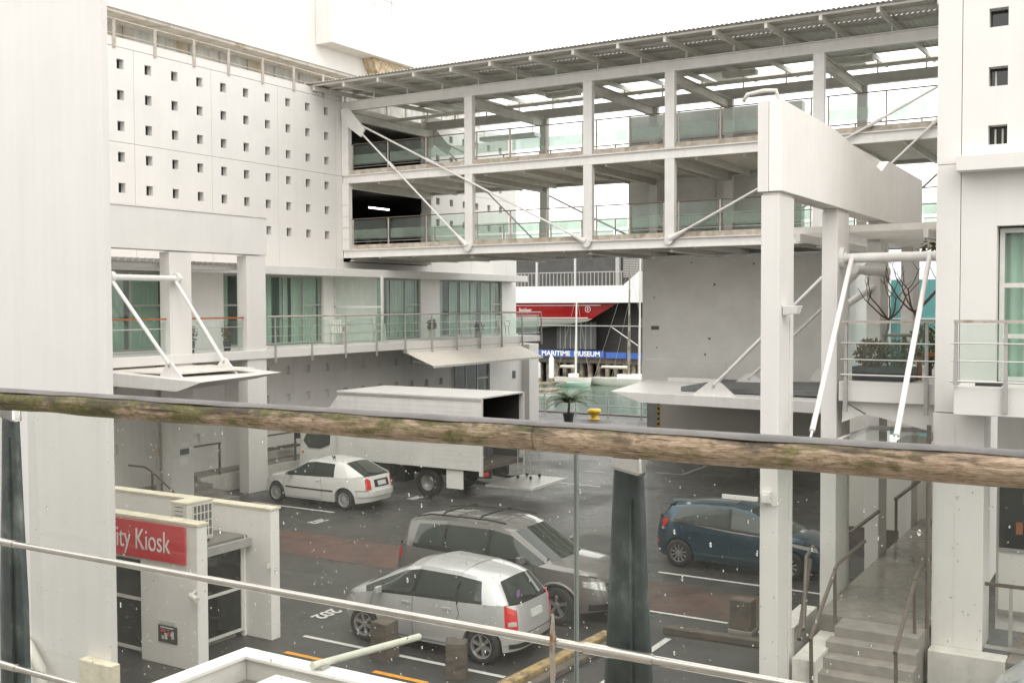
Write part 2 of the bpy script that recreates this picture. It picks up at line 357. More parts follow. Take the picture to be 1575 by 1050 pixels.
def frame_m(o, x, y):      # matrix: text x axis -> x, y axis -> y, at o
    x, y = Vector(x).normalized(), Vector(y).normalized(); z = x.cross(y)
    m = Matrix((x, y, z)).transposed().to_4x4(); m.translation = o; return m
# ================================================================ SETTING
def struct(name, mb, m, parent=None):
    o = mb.build(name, m, parent)
    if parent is None: o['kind'] = 'structure'
    return o
ground = struct('ground', MB().add([(-140,-60,0),(60,-60,0),(60,51,0),(-140,51,0)], [(0,1,2,3)]), K['asphalt'])
tag(ground, 'wet dark asphalt of the car park')
wv = MB(); n = 60
struct('water', MB().add([(-400,51.3,-2),(200,51.3,-2),(200,700,-2),(-400,700,-2)], [(0,1,2,3)]), K['water'])['label'] = 'green harbour water beyond the quay'
struct('quay_wall', B(-140, 60, 51.004, 51.3, -4, .05), K['timber'])['label'] = 'timber edge of the quay above the water'
band = struct('paving_band', MB().add([(-23.4,18.95,.004),(-6.4,18.95,.004),(-6.4,20.9,.004),(-23.4,20.9,.004)], [(0,1,2,3)]), K['band'], ground)
def pline(x0, x1, y0, y1, m='line', z=.008, name='parking_line'):
    MB().add([(x0,y0,z),(x1,y0,z),(x1,y1,z),(x0,y1,z)], [(0,1,2,3)]).build(name, K[m], ground)
pline(-12.95, -8.75, 14.26, 14.36); pline(-9.3, -5.4, 21.65, 21.76); pline(-23.1, -19.95, 23.3, 23.41); pline(-8.3, -6.7, 18.80, 18.90)
pline(-7.35, -7.23, 14.0, 17.45); pline(-12.62, -11.55, 13.42, 13.53, 'yellow_line'); pline(-10.72, -9.65, 13.42, 13.53, 'yellow_line'); pline(-9.0, -8.2, 13.42, 13.53, 'yellow_line')
pline(-18.0, -15.3, 30.9, 31.02); pline(-17.2, -16.5, 33.6, 33.72); pline(-14.9, -13.9, 34.5, 34.62); pline(-14.0, -13.88, 34.62, 36.9); pline(-23.1, -20.0, 25.6, 25.71)
for i, (x, y, s) in enumerate([(-13.5, 15.55, .42), (-19.5, 22.15, .40), (-19.3, 26.35, .36)]):
    text_obj('bay_number', '202', s, frame_m((x, y, .010), (0, -1, 0), (1, 0, 0)), K['line'], ground, bold=.012)
for (x, y, rx, ry) in [(-4.0, 19.9, .34, .30)]: pass
# ================================================================ LEFT BUILDING
bl = thing('apartment_building', (-29, 30, 0), 'white apartment building with rows of small square holes and green curtained balcony rooms', 'building')
XF = -27.9
# --- upper wall in panels with recessed joints and square openings
ys = [22.70+1.08*i for i in range(-7, 22)]; zs = [13.43-.9625*i for i in range(6)]
hw = .135
def upper_panels(y0, y1, zsplits):
    cuts = [y for y in [16.71+3.25*i for i in range(12)] if y0+.2 < y < y1-.2]
    eds = [y0]+cuts+[y1]
    for (z0, z1) in zsplits:
        for a, b in zip(eds[:-1], eds[1:]):
            hs = [(y-hw, y+hw, z-hw-.02, z+hw+.02) for y in ys for z in zs if a+hw+.03 < y < b-hw-.03 and z0+.2 < z < z1-.2]
            wall_holes('x', XF, -.28, a+.006, b-.006, z0+.006, z1-.006, hs).build('wall_panel', K['white'], bl)
            for h in hs:
                sq = place('square_window', SQ, bl, loc=Vector((XF-.19, (h[0]+h[1])/2, (h[2]+h[3])/2))-Vector(bl.location))
sqm = MB(); sqm.box(-.01, .01, -hw, hw, -hw-.02, hw+.02); sqm.cur = 1; sqm.box(.011, .02, -hw, -hw+.03, -hw-.02, hw+.02); sqm.box(.011, .02, hw-.03, hw, -hw-.02, hw+.02)
SQ = sqm.mesh('square_window', [K['dark_glass'], K['win_frame']])
upper_panels(12, 33.38, [(7.25, 11.0), (11.0, 13.95)]); upper_panels(39.1, 46.9, [(7.25, 11.0), (11.0, 13.95)])
B(XF-.28, XF, 33.385, 39.095, 7.25, 7.6).build('wall_panel', K['white'], bl)
B(XF-.3, XF+.0, 12, 33.38, 13.96, 14.25).build('parapet', K['white'], bl); B(XF-.3, XF, 39.1, 46.9, 13.96, 14.25).build('parapet', K['white'], bl)
B(XF-8, XF-.29, 12, 46.9, 13.7, 13.94).build('roof_deck', K['soffit'], bl)
B(XF-8, XF-.3, 46.6, 46.9, 4.2, 13.69).build('end_wall', K['white'], bl)
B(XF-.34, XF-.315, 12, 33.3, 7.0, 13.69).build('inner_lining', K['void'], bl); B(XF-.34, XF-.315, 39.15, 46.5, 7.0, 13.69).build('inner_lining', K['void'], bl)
# --- room behind the bridge doors: dark, with light coming through holes of the far wall
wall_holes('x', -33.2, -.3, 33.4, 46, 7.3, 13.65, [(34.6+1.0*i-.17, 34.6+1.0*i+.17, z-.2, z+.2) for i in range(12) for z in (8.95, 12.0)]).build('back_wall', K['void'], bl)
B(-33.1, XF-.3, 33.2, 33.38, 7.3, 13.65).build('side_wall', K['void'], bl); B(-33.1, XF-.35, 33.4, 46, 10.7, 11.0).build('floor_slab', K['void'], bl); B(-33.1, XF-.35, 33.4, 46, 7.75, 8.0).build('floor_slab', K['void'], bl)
t = MB().tube((-29, 36.4, 10.05), (-29, 37.8, 10.05), .03, n=8).build('lit_tube', K['tube_lit'], bl)
# --- roof edge rails and set-back top storey
for y in [14.4, 16.0, 17.6, 19.2, 20.85]+[22.46, 24.06, 25.7, 27.27, 28.93, 30.57, 32.22]:
    MB().box(XF+.0, XF+.05, y-.05, y+.05, 13.9, 14.82).build('rail_post', K['rust_post'], bl, bevel=.006)
for z, r in ((14.33, .018), (14.78, .024)): MB().tube((XF+.02, 12, z), (XF+.02, 33.3, z), r, n=6).build('rail_bar', K['rust_post'], bl)
B(-30.3, -30.1, 12, 47, 13.95, 16.2).build('terrace_wall', mat('stained_grey_wall', (.62, .63, .60), .8, .15, 1.5, .1, 20, col2=(.52, .45, .32), c2s=.6, c2lo=.5, c2hi=.62, streak=.35), bl)
for y in np.arange(13, 46, 1.45): MB().box(-30.09, -30.05, y, y+.05, 13.95, 15.6).build('terrace_mullion', K['win_frame'], bl)
B(-36, -28.85, 12, 39.6, 15.32, 15.62).build('eave', mat('stained_eave', (.72, .69, .63), .8, .12, 2, col2=(.48, .38, .26), c2s=2.2, c2lo=.56, c2hi=.7), bl)
MB().prism([(-28.86, 15.42), (-28.75, 15.42), (-28.75, 18.6), (-31.5, 22.4), (-31.7, 22.4), (-28.86, 18.6)], 'y', 12, 40.3).build('roof_fascia', K['white'], bl)
MB().prism([(-28.1, 16.2), (-27.9, 16.2), (-27.9, 18.2), (-28.1, 18.2)], 'y', 32.8, 39.3).build('terrace_box_wall', K['white'], bl); B(-28.74, -28.11, 32.8, 32.95, 16.2, 18.2).build('terrace_box_wall', K['white'], bl)
B(-28.74, -28.11, 32.96, 39.3, 16.2, 16.35).build('terrace_box_floor', K['soffit'], bl)
MB().prism([(35.7, 16.19), (39.2, 16.19), (38.9, 15.4), (36.1, 15.55)], 'x', -28.72, -28.2).build('terrace_bracket', mat('stained_bracket', (.55, .47, .34), .8, .2, 3, col2=(.35, .2, .08), c2s=4), bl)
for y in np.arange(33.2, 36.9, 1.2): MB().tube((-28, y, 18.2), (-28, y, 19.05), .025, n=6).build('terrace_rail_post', K['alum_dull'], bl)
for z in (18.65, 19.05): MB().tube((-28, 33.0, z), (-28, 36.9, z), .02, n=6).build('terrace_rail_bar', K['alum_dull'], bl)
MB().box(-31, -28.4, 33.5, 36.0, 18.2, 21).build('terrace_room', K['pier'], bl)
# --- first floor: slab, ledge, windows
XW = -26.8
B(-36, -24.2, 12, 42.8, 4.2, 4.47).build('balcony_slab', K['white'], bl, bevel=.01); B(-36, -26.82, 42.81, 45.2, 4.0, 4.47).build('balcony_slab', K['white'], bl)
B(XF-.28, -25.9, 25.3, 44.6, 6.95, 7.24).build('ledge', K['white'], bl, bevel=.01); B(XF-.28, -26.0, 12, 25.29, 6.95, 7.24).build('ledge', K['white'], bl)
wins = [(18.0, 23.45, 4), (25.85, 26.75, 1), (27.8, 30.9, 3), (34.1, 37.1, 3), (38.5, 43.7, 6)]
edges = [12]+[e for a, b, _ in wins for e in (a, b)]+[45.0]
for i in range(0, len(edges), 2): B(XW-.3, XW, edges[i], edges[i+1], 4.47, 6.95).build('wall_pier', K['white_old'], bl)
B(-33, XW-1.3, 12, 45, 4.47, 6.94).build('room_back', K['room'], bl); B(-36, XW-.3, 44.7, 45.0, 4.47, 6.94).build('wall_pier', K['white'], bl)
def window(parent, y0, y1, n, z0=4.5, z1=6.93, x=XW-.12, fr='win_frame'):
    f = MB(); d = .05; 
    f.box(x-.04, x+.04, y0, y1, z0, z0+d); f.box(x-.04, x+.04, y0, y1, z1-d, z1)
    pitch = (y1-y0)/n
    for k in range(n+1): yy = min(max(y0+k*pitch, y0+d/2), y1-d/2); f.box(x-.035, x+.035, yy-d/2, yy+d/2, z0+d, z1-d)
    zb_ = 5.86 if z1 > 6 else 2.55
    if n > 0: f.box(x-.03, x+.036, y1-pitch+d/2, y1-d/2, zb_, zb_+.06)
    fo = f.build('window_frame', K[fr], parent)
    for k in range(n):
        B(x-.008, x+.008, y0+k*pitch+d/2, y0+(k+1)*pitch-d/2, z0+d, z1-d).build('pane', K['win_glass'], fo)
    return fo
def curtain(parent, y0, y1, x, z0=4.5, z1=6.9, m='curtain', amp=.04, axis='x'):
    c = MB(); N = max(8, int((y1-y0)/.035)); vs = []
    for i in range(N+1):
        yy = y0+(y1-y0)*i/N; dx = amp*math.sin(i*1.25)+amp*.5*math.sin(i*.37)
        vs += [(x+dx, yy, z0), (x+dx, yy, z1)] if axis == 'x' else [(yy, x+dx, z0), (yy, x+dx, z1)]
    c.add(vs, [(2*i, 2*i+2, 2*i+3, 2*i+1) for i in range(N)]); return c.build('curtain', K[m], parent, smooth=True)
for a, b, k in wins: window(bl, a, b, k)
for a, b in [(18.0, 20.9), (21.1, 22.1), (22.3, 23.4), (25.85, 26.4), (27.85, 28.5), (28.9, 29.3), (29.5, 30.85), (34.15, 34.9), (35.2, 37.05), (38.5, 39.2), (39.7, 40.4), (40.6, 41.9), (42.2, 43.6)]:
    curtain(bl, a, b, XW-.36, m=random.choice(['curtain', 'curtain', 'curtain_w']))
XG = -26.0
# --- ground floor wall with blind square recesses
sqh = []
for y in np.arange(14.5, 38, 1.04):
    for z in (3.62, 2.65, 1.68): sqh.append((y-.15, y+.15, z-.15, z+.15))
eds = [12, 18.6, 21.85, 25.1, 28.35, 31.6, 34.85, 38.2]
for a, b in zip(eds[:-1], eds[1:]):
    wall_holes('x', XG, -.3, a+.005, b-.005, 0, 4.19, [h for h in sqh if h[0] > a+.08 and h[1] < b-.08], closed=.13).build('wall_panel', K['white_old'], bl)
B(XG-.3, XG, 38.2, 38.5, 0, 4.19).build('wall_pier', K['white_old'], bl); B(XG-.3, XG, 41.3, 45.0, 0, 4.0).build('wall_pier', K['white_old'], bl)
B(-26.9, -25.6, 44.2, 45.1, 0, 3.99).build('end_pier', K['white'], bl)
window(bl, 38.5, 41.3, 3, 1.9, 3.25, XG-.1, 'win_frame_w'); B(XG-.3, XG, 38.5, 41.3, 3.25, 4.19).build('wall_pier', K['white'], bl); B(XG-.3, XG, 38.5, 41.3, 0, 1.9).build('wall_pier', K['white'], bl); B(XG-1.2, XG-.31, 38.5, 41.3, 1, 3.9).build('room_back', K['void'], bl)
B(XG+.001, XG+.03, 43.3, 43.55, 2.4, 2.75).build('vent', K['museum_grey'], bl)
MB().tube((XG+.06, 22.35, .1), (XG+.06, 22.35, 4.19), .05, n=8).build('downpipe', K['rust_post'], bl); MB().tube((XG+.06, 38.35, .1), (XG+.06, 38.35, 4.19), .035, n=8).build('downpipe', K['rust_post'], bl)
# --- balcony balustrade along the slab
def fin_post(m, x, y, z0, z1, d=(0, 1)):
    if d == (0, 1): m.hexa([(x-.03,y-.012,z0),(x+.05,y-.012,z0),(x+.05,y+.012,z0),(x-.03,y+.012,z0),(x-.02,y-.01,z1),(x+.02,y-.01,z1),(x+.02,y+.01,z1),(x-.02,y+.01,z1)])
    else: m.hexa([(x-.03,y-.06,z0),(x+.03,y-.06,z0),(x+.03,y+.02,z0),(x-.03,y+.02,z0),(x-.022,y-.02,z1),(x+.022,y-.02,z1),(x+.022,y+.02,z1),(x-.022,y+.02,z1)])
    return m
py = [25.5+1.73*i for i in range(11)]
for i, y in enumerate(py): fin_post(MB(), -24.15, y, 4.05, 5.5).build('balcony_post', K['alum_dull'], bl)
MB().tube((-24.17, 25.2, 5.52), (-24.17, 42.8, 5.52), .03, n=8).build('balcony_handrail', K['rust_post'], bl)
for z in (5.2, 4.9, 4.6): MB().tube((-24.17, 25.2, z), (-24.17, 42.8, z), .011, n=6).build('balcony_bar', K['alum'], bl)
for a, b in zip(py[:-1], py[1:]): B(-24.26, -24.245, a+.03, b-.03, 4.52, 5.42).build('balcony_pane', K['rail_glass'], bl)
MB().tube((-24.17, 42.8, 5.52), (-26.8, 42.8, 5.52), .03, n=8).build('balcony_handrail', K['rust_post'], bl)
B(-26.7, -24.3, 42.78, 42.79, 4.52, 5.42).build('balcony_pane', K['rail_glass'], bl)
# privacy screen across the balcony
f = MB(); f.box(-24.55, -24.47, 31.46, 31.54, 4.47, 6.94); f.box(-26.78, -24.56, 31.48, 31.52, 5.78, 5.84); f.box(-26.78, -26.72, 31.48, 31.52, 4.47, 6.94); fo = f.build('privacy_screen_frame', K['win_frame_w'], bl)
B(-26.71, -24.56, 31.495, 31.505, 4.5, 5.77).build('screen_pane', K['rail_glass'], fo); B(-26.71, -24.56, 31.495, 31.505, 5.85, 6.9).build('screen_pane', K['rail_glass'], fo)
# --- awning
aw = thing('awning', (-24.1, 33, 3.5), 'cream canvas awning under the long balcony above the lorry', 'awning')
MB().add([(-24.3,32.6,4.1),(-24.3,41.0,4.1),(-22.9,40.7,3.62),(-22.9,32.5,3.62),(-24.3,32.6,4.07),(-24.3,41.0,4.07),(-22.9,40.7,3.59),(-22.9,32.5,3.59)], [(0,3,2,1),(4,5,6,7),(0,1,5,4),(1,2,6,5),(2,3,7,6),(3,0,4,7)]).build('canvas', K['canvas'], aw)
MB().beam((-22.9, 32.5, 3.58), (-22.9, 40.7, 3.58), .06, .08).build('front_bar', K['win_frame_w'], aw)
for y in (32.9, 36.8, 40.4): MB().tube((-24.2, y, 3.75), (-23.0, y, 3.6), .02, n=6).build('arm', K['grey_steel'], aw)
B(-24.42, -24.2, 32.6, 41.0, 4.06, 4.19).build('cassette', K['white_steel'], aw)
# --- raised walkway at the wall, with rails
wk = thing('raised_walkway', (-25.5, 30, 0), 'raised concrete walkway with dark handrails along the white wall', 'walkway')
B(-25.99, -24.7, 14, 23.3, 0, .45).build('deck', K['concrete'], wk, bevel=.01); B(-25.99, -25.4, 23.31, 33, 0, .62).build('deck', K['concrete'], wk, bevel=.01)
for z, y0 in ((.15, 22.6), (.30, 22.9)): B(-24.69, -23.6, 12, 23.3, 0, .15).build('step', K['concrete'], wk) if z == .15 else B(-24.69, -24.1, 12, 23.3, .15, .30).build('step', K['concrete'], wk)
B(-25.39, -25.25, 23.31, 33, 0, .55).build('kerb', K['plinth'], wk)
for ya, yb in ((22.3, 24.2), (25.6, 29.4)):
    MB().beam((-25.3, ya, 1.55), (-25.3, yb, 1.55), .05, .05).build('handrail', K['dark_rail'], wk)
    for y in np.linspace(ya+.3, yb-.05, 3 if yb-ya > 2.5 else 2): MB().beam((-25.3, y, .4), (-25.3, y, 1.53), .05, .06).build('rail_post', K['dark_rail'], wk)
for y in (20.9, 17.6):
    m = MB(); m.path([(-25.6, y, 1.25), (-24.9, y, 1.25), (-24.45, y, 1.05), (-23.6, y, .55), (-23.5, y, .1)], .028, 6); m.beam((-24.6, y, 1.1), (-24.6, y, .2), .05, .05); m.build('stair_rail', K['dark_rail'], wk)
for y in (26.2, 27.3): B(-25.85, -25.45, y, y+.9, 1.0, 1.05).build('bench_plank', K['timber'], wk)
# ================================================================ LEFT PORTAL
pl = thing('entrance_portal', (-24.4, 21, 0), 'white portal of two columns under a deep beam before the apartment building', 'portal')
for a, b in ((21.33, 22.14), (24.37, 25.2)):
    B(-24.67, -24.25, a, b, 0, 7.43).build('column', K['white'], pl, bevel=.012)
B(-24.72, -24.22, 13, 25.24, 7.46, 8.63).build('beam', K['white'], pl, bevel=.015)
B(-24.74, -24.2, 13, 25.26, 8.632, 8.68).build('beam_cap', K['white_steel'], pl)
# pergola slats between beam and wall
for y in np.arange(17.2, 25.1, .24): MB().beam((-25.95, y, 7.16), (-24.0 if y < 21 else -24.75, y, 7.16), .05, .1).build('pergola_slat', K['alum_dull'], pl)
for x in (-25.6, -24.95): MB().beam((x, 15, 7.05), (x, 25.1, 7.05), .06, .12).build('pergola_bearer', K['white_steel'], pl)
MB().tube((-24.1, 15.5, 6.66), (-24.1, 21.6, 6.66), .085, n=14).build('hanger_tube', K['white_steel'], pl, angle=40)
for y in (19.2, 21.45): MB().lathe([(0, -.06), (.16, -.06), (.16, .06), (0, .06)], (-24.1, y, 6.66), 'y', 14).build('tube_flange', K['white_steel'], pl)
for y in (16.2, 18.3, 21.45, ): pass
# balustrades between columns, first floor
for a, b in ((14, 21.3), (22.16, 24.35)):
    MB().beam((-24.4, a, 5.5), (-24.4, b, 5.5), .06, .05).build('handrail', K['orange_timber'], pl); MB().tube((-24.4, a, 5.22), (-24.4, b, 5.22), .014, n=6).build('rail_bar', K['alum'], pl)
    B(-24.41, -24.39, a+.03, b-.03, 4.56, 5.42).build('pane', K['rail_glass'], pl); MB().tube((-24.4, a, 4.6), (-24.4, b, 4.6), .014, n=6).build('rail_bar', K['alum'], pl)
sg = MB(); sg.box(-24.249, -24.235, 21.62, 21.95, 1.55, 1.72); so_ = sg.build('notice', K['museum_grey'], pl); B(-24.249, -24.237, 21.6, 21.9, 1.25, 1.47).build('notice', K['sign_white'], pl); B(-24.249, -24.237, 21.64, 21.94, 1.8, 1.9).build('notice', K['sign_white'], pl)
MB().tube((-24.72, 21.22, .1), (-24.72, 21.22, 4.2), .06, n=8).build('downpipe', K['rust_post'], pl)
# canopy hung from the tube
cn = thing('hung_canopy', (-22.5, 20, 3.9), 'thin white canopy hung by two white rods from the portal beside the lorry', 'canopy')
c = MB(); c.hexa([(-24.2,18.92,3.76),(-21.3,18.92,3.70),(-22.0,22.4,3.80),(-24.2,22.4,3.86),(-24.2,18.9,4.13),(-20.35,18.9,3.98),(-21.35,22.8,3.98),(-24.2,22.8,4.13)]); c.build('canopy_blade', K['white_steel'], cn, bevel=.01)
B(-24.2, -21.7, 19.3, 22.1, 4.10, 4.145).build('canopy_tray', K['soffit'], cn)
for y, x1, z1 in ((19.2, -21.78, 4.25), (21.4, -22.1, 4.22)):
    MB().tube((-24.1, y, 6.6), (x1-.1, y, z1+.12), .055, .05, n=10).build('hanger_rod', K['white_steel'], cn, angle=40)
    MB().prism([(x1-.45, 4.04), (x1+.4, 4.02), (x1-.02, 4.42), (x1-.16, 4.44)], 'y', y-.03, y+.03).build('bracket', K['white_steel'], cn); MB().tube((x1-.08, y-.045, 4.33), (x1-.08, y+.045, 4.33), .04, n=8).build('pin', K['alum'], cn)
# balcony furniture
def plastic_chair():
    e = bpy.data.objects.new('chair', None); COL.objects.link(e); e['_local'] = 1
    B(-.22, .22, -.22, .22, .42, .45).build('seat', K['plastic'], e, bevel=.01)
    m = MB()
    for k in range(5): m.beam((-.17+.085*k, .2, .45), (-.19+.095*k, .30, .86), .05, .02)
    m.beam((-.23, .30, .86), (.23, .30, .86), .04, .06); m.build('backrest', K['plastic'], e)
    for x, y in ((-.2,-.2),(.2,-.2),(-.2,.2),(.2,.2)): MB().beam((x*1.12, y*1.15, 0), (x, y, .43), .04, .04).build('leg', K['plastic'], e)
    for s in (-1, 1): m = MB(); m.path([(s*.24,-.22,.43),(s*.26,-.2,.66),(s*.25,.24,.66)], .02, 6); m.build('armrest', K['plastic'], e)
    return e
ch0 = plastic_chair(); first = True
for (x, y, rz, lab) in [(-24.95, 29.5, 1.0, 'white plastic chair on the balcony before the green curtains, back to the rail'), (-25.6, 30.5, -1.6, 'white plastic chair between the balcony table and the privacy screen'), (-25.2, 32.2, 2.2, 'white plastic chair just past the balcony privacy screen'), (-25.2, 38.3, -.6, 'white plastic chair outside the widest balcony window'), (-25.6, 41.8, .9, 'white plastic chair near the far end of the balcony')]:
    c = ch0 if first else copy_tree(ch0); first = False
    c.location = (x, y, 4.47); c.rotation_euler.z = rz; tag(c, lab, 'chair', 'chairs on the balcony')
tb = thing('round_table', (-25.3, 30.0, 4.47), 'small round white table between chairs on the balcony', 'table')
MB().lathe([(0,5.17),(.36,5.17),(.36,5.2),(0,5.2)], (-25.3,30.0,0)).build('table_top', K['plastic'], tb); MB().tube((-25.3,30.0,4.5),(-25.3,30.0,5.17), .03).build('stem', K['plastic'], tb); MB().lathe([(0,4.47),(.2,4.47),(.2,4.5),(0,4.5)], (-25.3,30.0,0)).build('foot', K['plastic'], tb)
def leaf_clump(m, c, r, n, size, seed, flat=.5, up=.3):
    rg = np.random.RandomState(seed)
    for i in range(n):
        d = rg.normal(size=3); d /= np.linalg.norm(d); p = np.array(c)+d*np.array(r)*rg.uniform(.25, 1)**.5
        a = rg.normal(size=3)+[0, 0, up]; a /= np.linalg.norm(a); b = np.cross(a, rg.normal(size=3)); b /= np.linalg.norm(b)
        L, W = size*rg.uniform(.6, 1.3), size*flat*rg.uniform(.6, 1.2)
        m.add([p, p+a*L*.5+b*W*.5, p+a*L, p+a*L*.5-b*W*.5], [(0,1,2,3)])
    return m
def pot_plant(x, y, z, h, pm, lm, lab, seed, r=.16, grp=None):
    t = thing('potted_plant', (x, y, z), lab, 'plant', grp)
    MB().lathe([(0,z),(r*.75,z),(r,z+h*.4),(r*1.05,z+h*.42),(r*.9,z+h*.42),(r*.85,z+h*.36),(0,z+h*.36)], (x,y,0), n=14).build('pot', K[pm], t)
    leaf_clump(MB(), (x,y,z+h*.72), (r*1.2,r*1.2,h*.35), 160, .12, seed).build('foliage', K[lm], t)
pot_plant(-24.75, 22.5, 4.47, .85, 'terracotta', 'leaf_brown', 'rust leaved plant in dark pot beside the portal column nearer the blank wall', 3)
pot_plant(-24.8, 24.05, 4.47, .75, 'terracotta', 'leaf_brown', 'small brownish plant in dark pot before the narrow window', 4, .13)
pot_plant(-25.6, 36.2, 4.47, .8, 'plastic', 'leaf_olive', 'yellowish plant in a white pot beside the balcony wall pier', 5)
pot_plant(-25.0, 38.8, 4.47, .6, 'rust_post', 'leaf', 'low green plant in a brown pot behind the balcony rail', 6, .2)
# ================================================================ FOOTBRIDGE
br = thing('footbridge', (-15.4, 36.2, 7.7), 'two level white steel footbridge with glass balustrades and corrugated roof joining the buildings', 'bridge')
Y0, Y1 = 33.4, 39.05; XL, XR = -27.88, -2.96
posts = [-21.86, -16.94, -13.9, -9.0]
def ibeam(name, y, z0, z1, m='white_steel', x0=XL, x1=XR, w=.2):
    b = MB(); b.box(x0, x1, y-w/2, y+w/2, z0, z0+.035); b.box(x0, x1, y-w/2, y+w/2, z1-.035, z1); b.box(x0, x1, y-.03, y+.03, z0+.035, z1-.035); return b.build(name, K[m], br)
for y in (Y0, Y1):
    for z0, z1 in ((7.75, 8.08), (10.69, 11.03), (13.55, 13.92)): ibeam('edge_beam', y, z0, z1)
for z in (7.9, 10.82): B(XL, XR, Y0+.12, Y1-.12, z, z+.18).build('deck', K['soffit'], br)
for z in (8.085, 11.035):
    for y, s in ((Y0, 1), (Y1, -1)): B(XL, XR, y-.05 if s > 0 else y-.1, y+.1 if s > 0 else y+.05, z, z+.17).build('deck_kerb', K['kerb_stained'], br)
ends = [(XL+.1, XL+.42)]
for y in (Y0, Y1):
    for x in [XL+.17]+posts+[XR-.2]:
        m = MB(); s = .17
        for z0, z1 in ((8.085, 10.685), (11.035, 13.545)):
            m.box(x-s, x+s, y-.105, y-.07, z0, z1); m.box(x-s, x+s, y+.07, y+.105, z0, z1); m.box(x-.03, x+.03, y-.07, y+.07, z0, z1)
            m.box(x-s, x-s+.03, y-.07, y+.07, z0, z1) ; m.box(x+s-.03, x+s, y-.07, y+.07, z0, z1)
        m.build('post', K['white_steel'], br)
# splice plates with bolts at the posts
for x in posts:
    for z in (8.09, 11.04, 13.93):
        m = MB()
        for k in range(6):
            for dx in (-.26, .26): m.tube((x+dx+.06*(k % 3-1), Y0-.06+.06*(k//3), z-.01), (x+dx+.06*(k % 3-1), Y0-.06+.06*(k//3), z+.035), .014, n=6)
        m.build('bolts', K['white_steel'], br)
# ladder-like stiffeners at the end post
for z in (8.5, 8.95, 9.4, 9.85): B(XL+.03, XL+.34, Y0-.13, Y0-.107, z, z+.03).build('stiffener', K['white_steel'], br)
# cross beams under decks and roof
for x in [XL+.3]+posts+[XR-.4]:
    for z0, z1 in ((7.62, 7.895), (10.5, 10.815), (13.2, 13.54)):
        b = MB(); b.box(x-.1, x+.1, Y0+.11, Y1-.11, z0, z0+.03); b.box(x-.02, x+.02, Y0+.11, Y1-.11, z0+.03, z1-.03); b.box(x-.1, x+.1, Y0+.11, Y1-.11, z1-.03, z1); b.build('cross_beam', K['grey_steel'], br)
for z in (7.70, 10.62):
    for x in np.arange(XL+1.7, XR, 1.64): B(x-.04, x+.04, Y0+.11, Y1-.11, z, z+.195).build('joist', K['grey_steel'], br)
    for y in (34.8, 36.2, 37.6): pass
# roof: rafters, purlins, corrugated sheet
def zr(y): return 14.16+(y-31.5)*.035
for i in range(16):
    x = -26.31+1.62*i-1.0 if i == -1 else -27.93+1.62*i
    if x > XR-.2 or x < XL: x = max(x, XL+.1)
    if x > XR: continue
    b = MB(); ya, yb = 31.55, 40.6
    b.beam((x, ya, zr(ya)+.0), (x, yb, zr(yb)), .09, .16); b.build('rafter', K['grey_steel'], br)
    for y in (Y0, Y1): MB().box(x-.025, x+.025, y-.025, y+.025, 13.92, zr(y)-.07).build('roof_strut', K['white_steel'], br)
for y in (31.62, 32.5, 34.0, 35.5, 37.0, 38.5, 40.5): MB().beam((XL-.3 if y < 33 else XL, y, zr(y)+.115), (XR, y, zr(y)+.115), .06, .07).build('purlin', K['grey_steel'], br)
sh = MB(); xs = np.arange(XL-.45, XR, .038); vs = []; ph = (xs-xs[0])/.152*2*math.pi
for x, p in zip(xs, ph):
    dz = .022*math.sin(p)
    for y in (31.4, 33.38): vs.append((x, y, zr(y)+.176+dz))
sh.add(vs, [(2*i, 2*i+2, 2*i+3, 2*i+1) for i in range(len(xs)-1)])
sheet_front = sh.build('roof_sheet', K['sheet'], br, smooth=True)
sh = MB(); xs = np.arange(XL+.02, XR, .038); vs = []; ph = (xs-xs[0])/.152*2*math.pi
for x, p in zip(xs, ph):
    dz = .022*math.sin(p)
    for y in (33.38, 38.9): vs.append((x, y, zr(y)+.176+dz))
sh.add(vs, [(2*i, 2*i+2, 2*i+3, 2*i+1) for i in range(len(xs)-1)]); sh.build('roof_sheet', K['sheet'], br, smooth=True)
for a, b in ((XL+.02, -24.6), (-20.3, -19.6), (-14.9, -13.4), (-10.2, -9.2)): B(a, b, 38.92, 40.7, 14.58, 14.61).build('roof_sheet', K['sheet'], br)
for x0, x1 in ((-20.6, -19.2), (-9.8, -8.2), (-13.4, -12.2)): B(x0, x1, 36.9, 37.25, 13.95, 14.12).build('light_fitting', K['grey_steel'], br)
B(-27.6, -4, 35.9, 36.15, 13.5, 13.58).build('cable_tray', K['grey_steel'], br); B(-24, -21.4, 37.4, 37.9, 12.6, 12.75).build('cable_tray', K['alum'], br)
for x in (-23.9, -22.7, -21.6): MB().tube((x, 37.6, 12.7), (x, 37.6, 14.3), .012, n=5).build('hanger', K['grey_steel'], br)
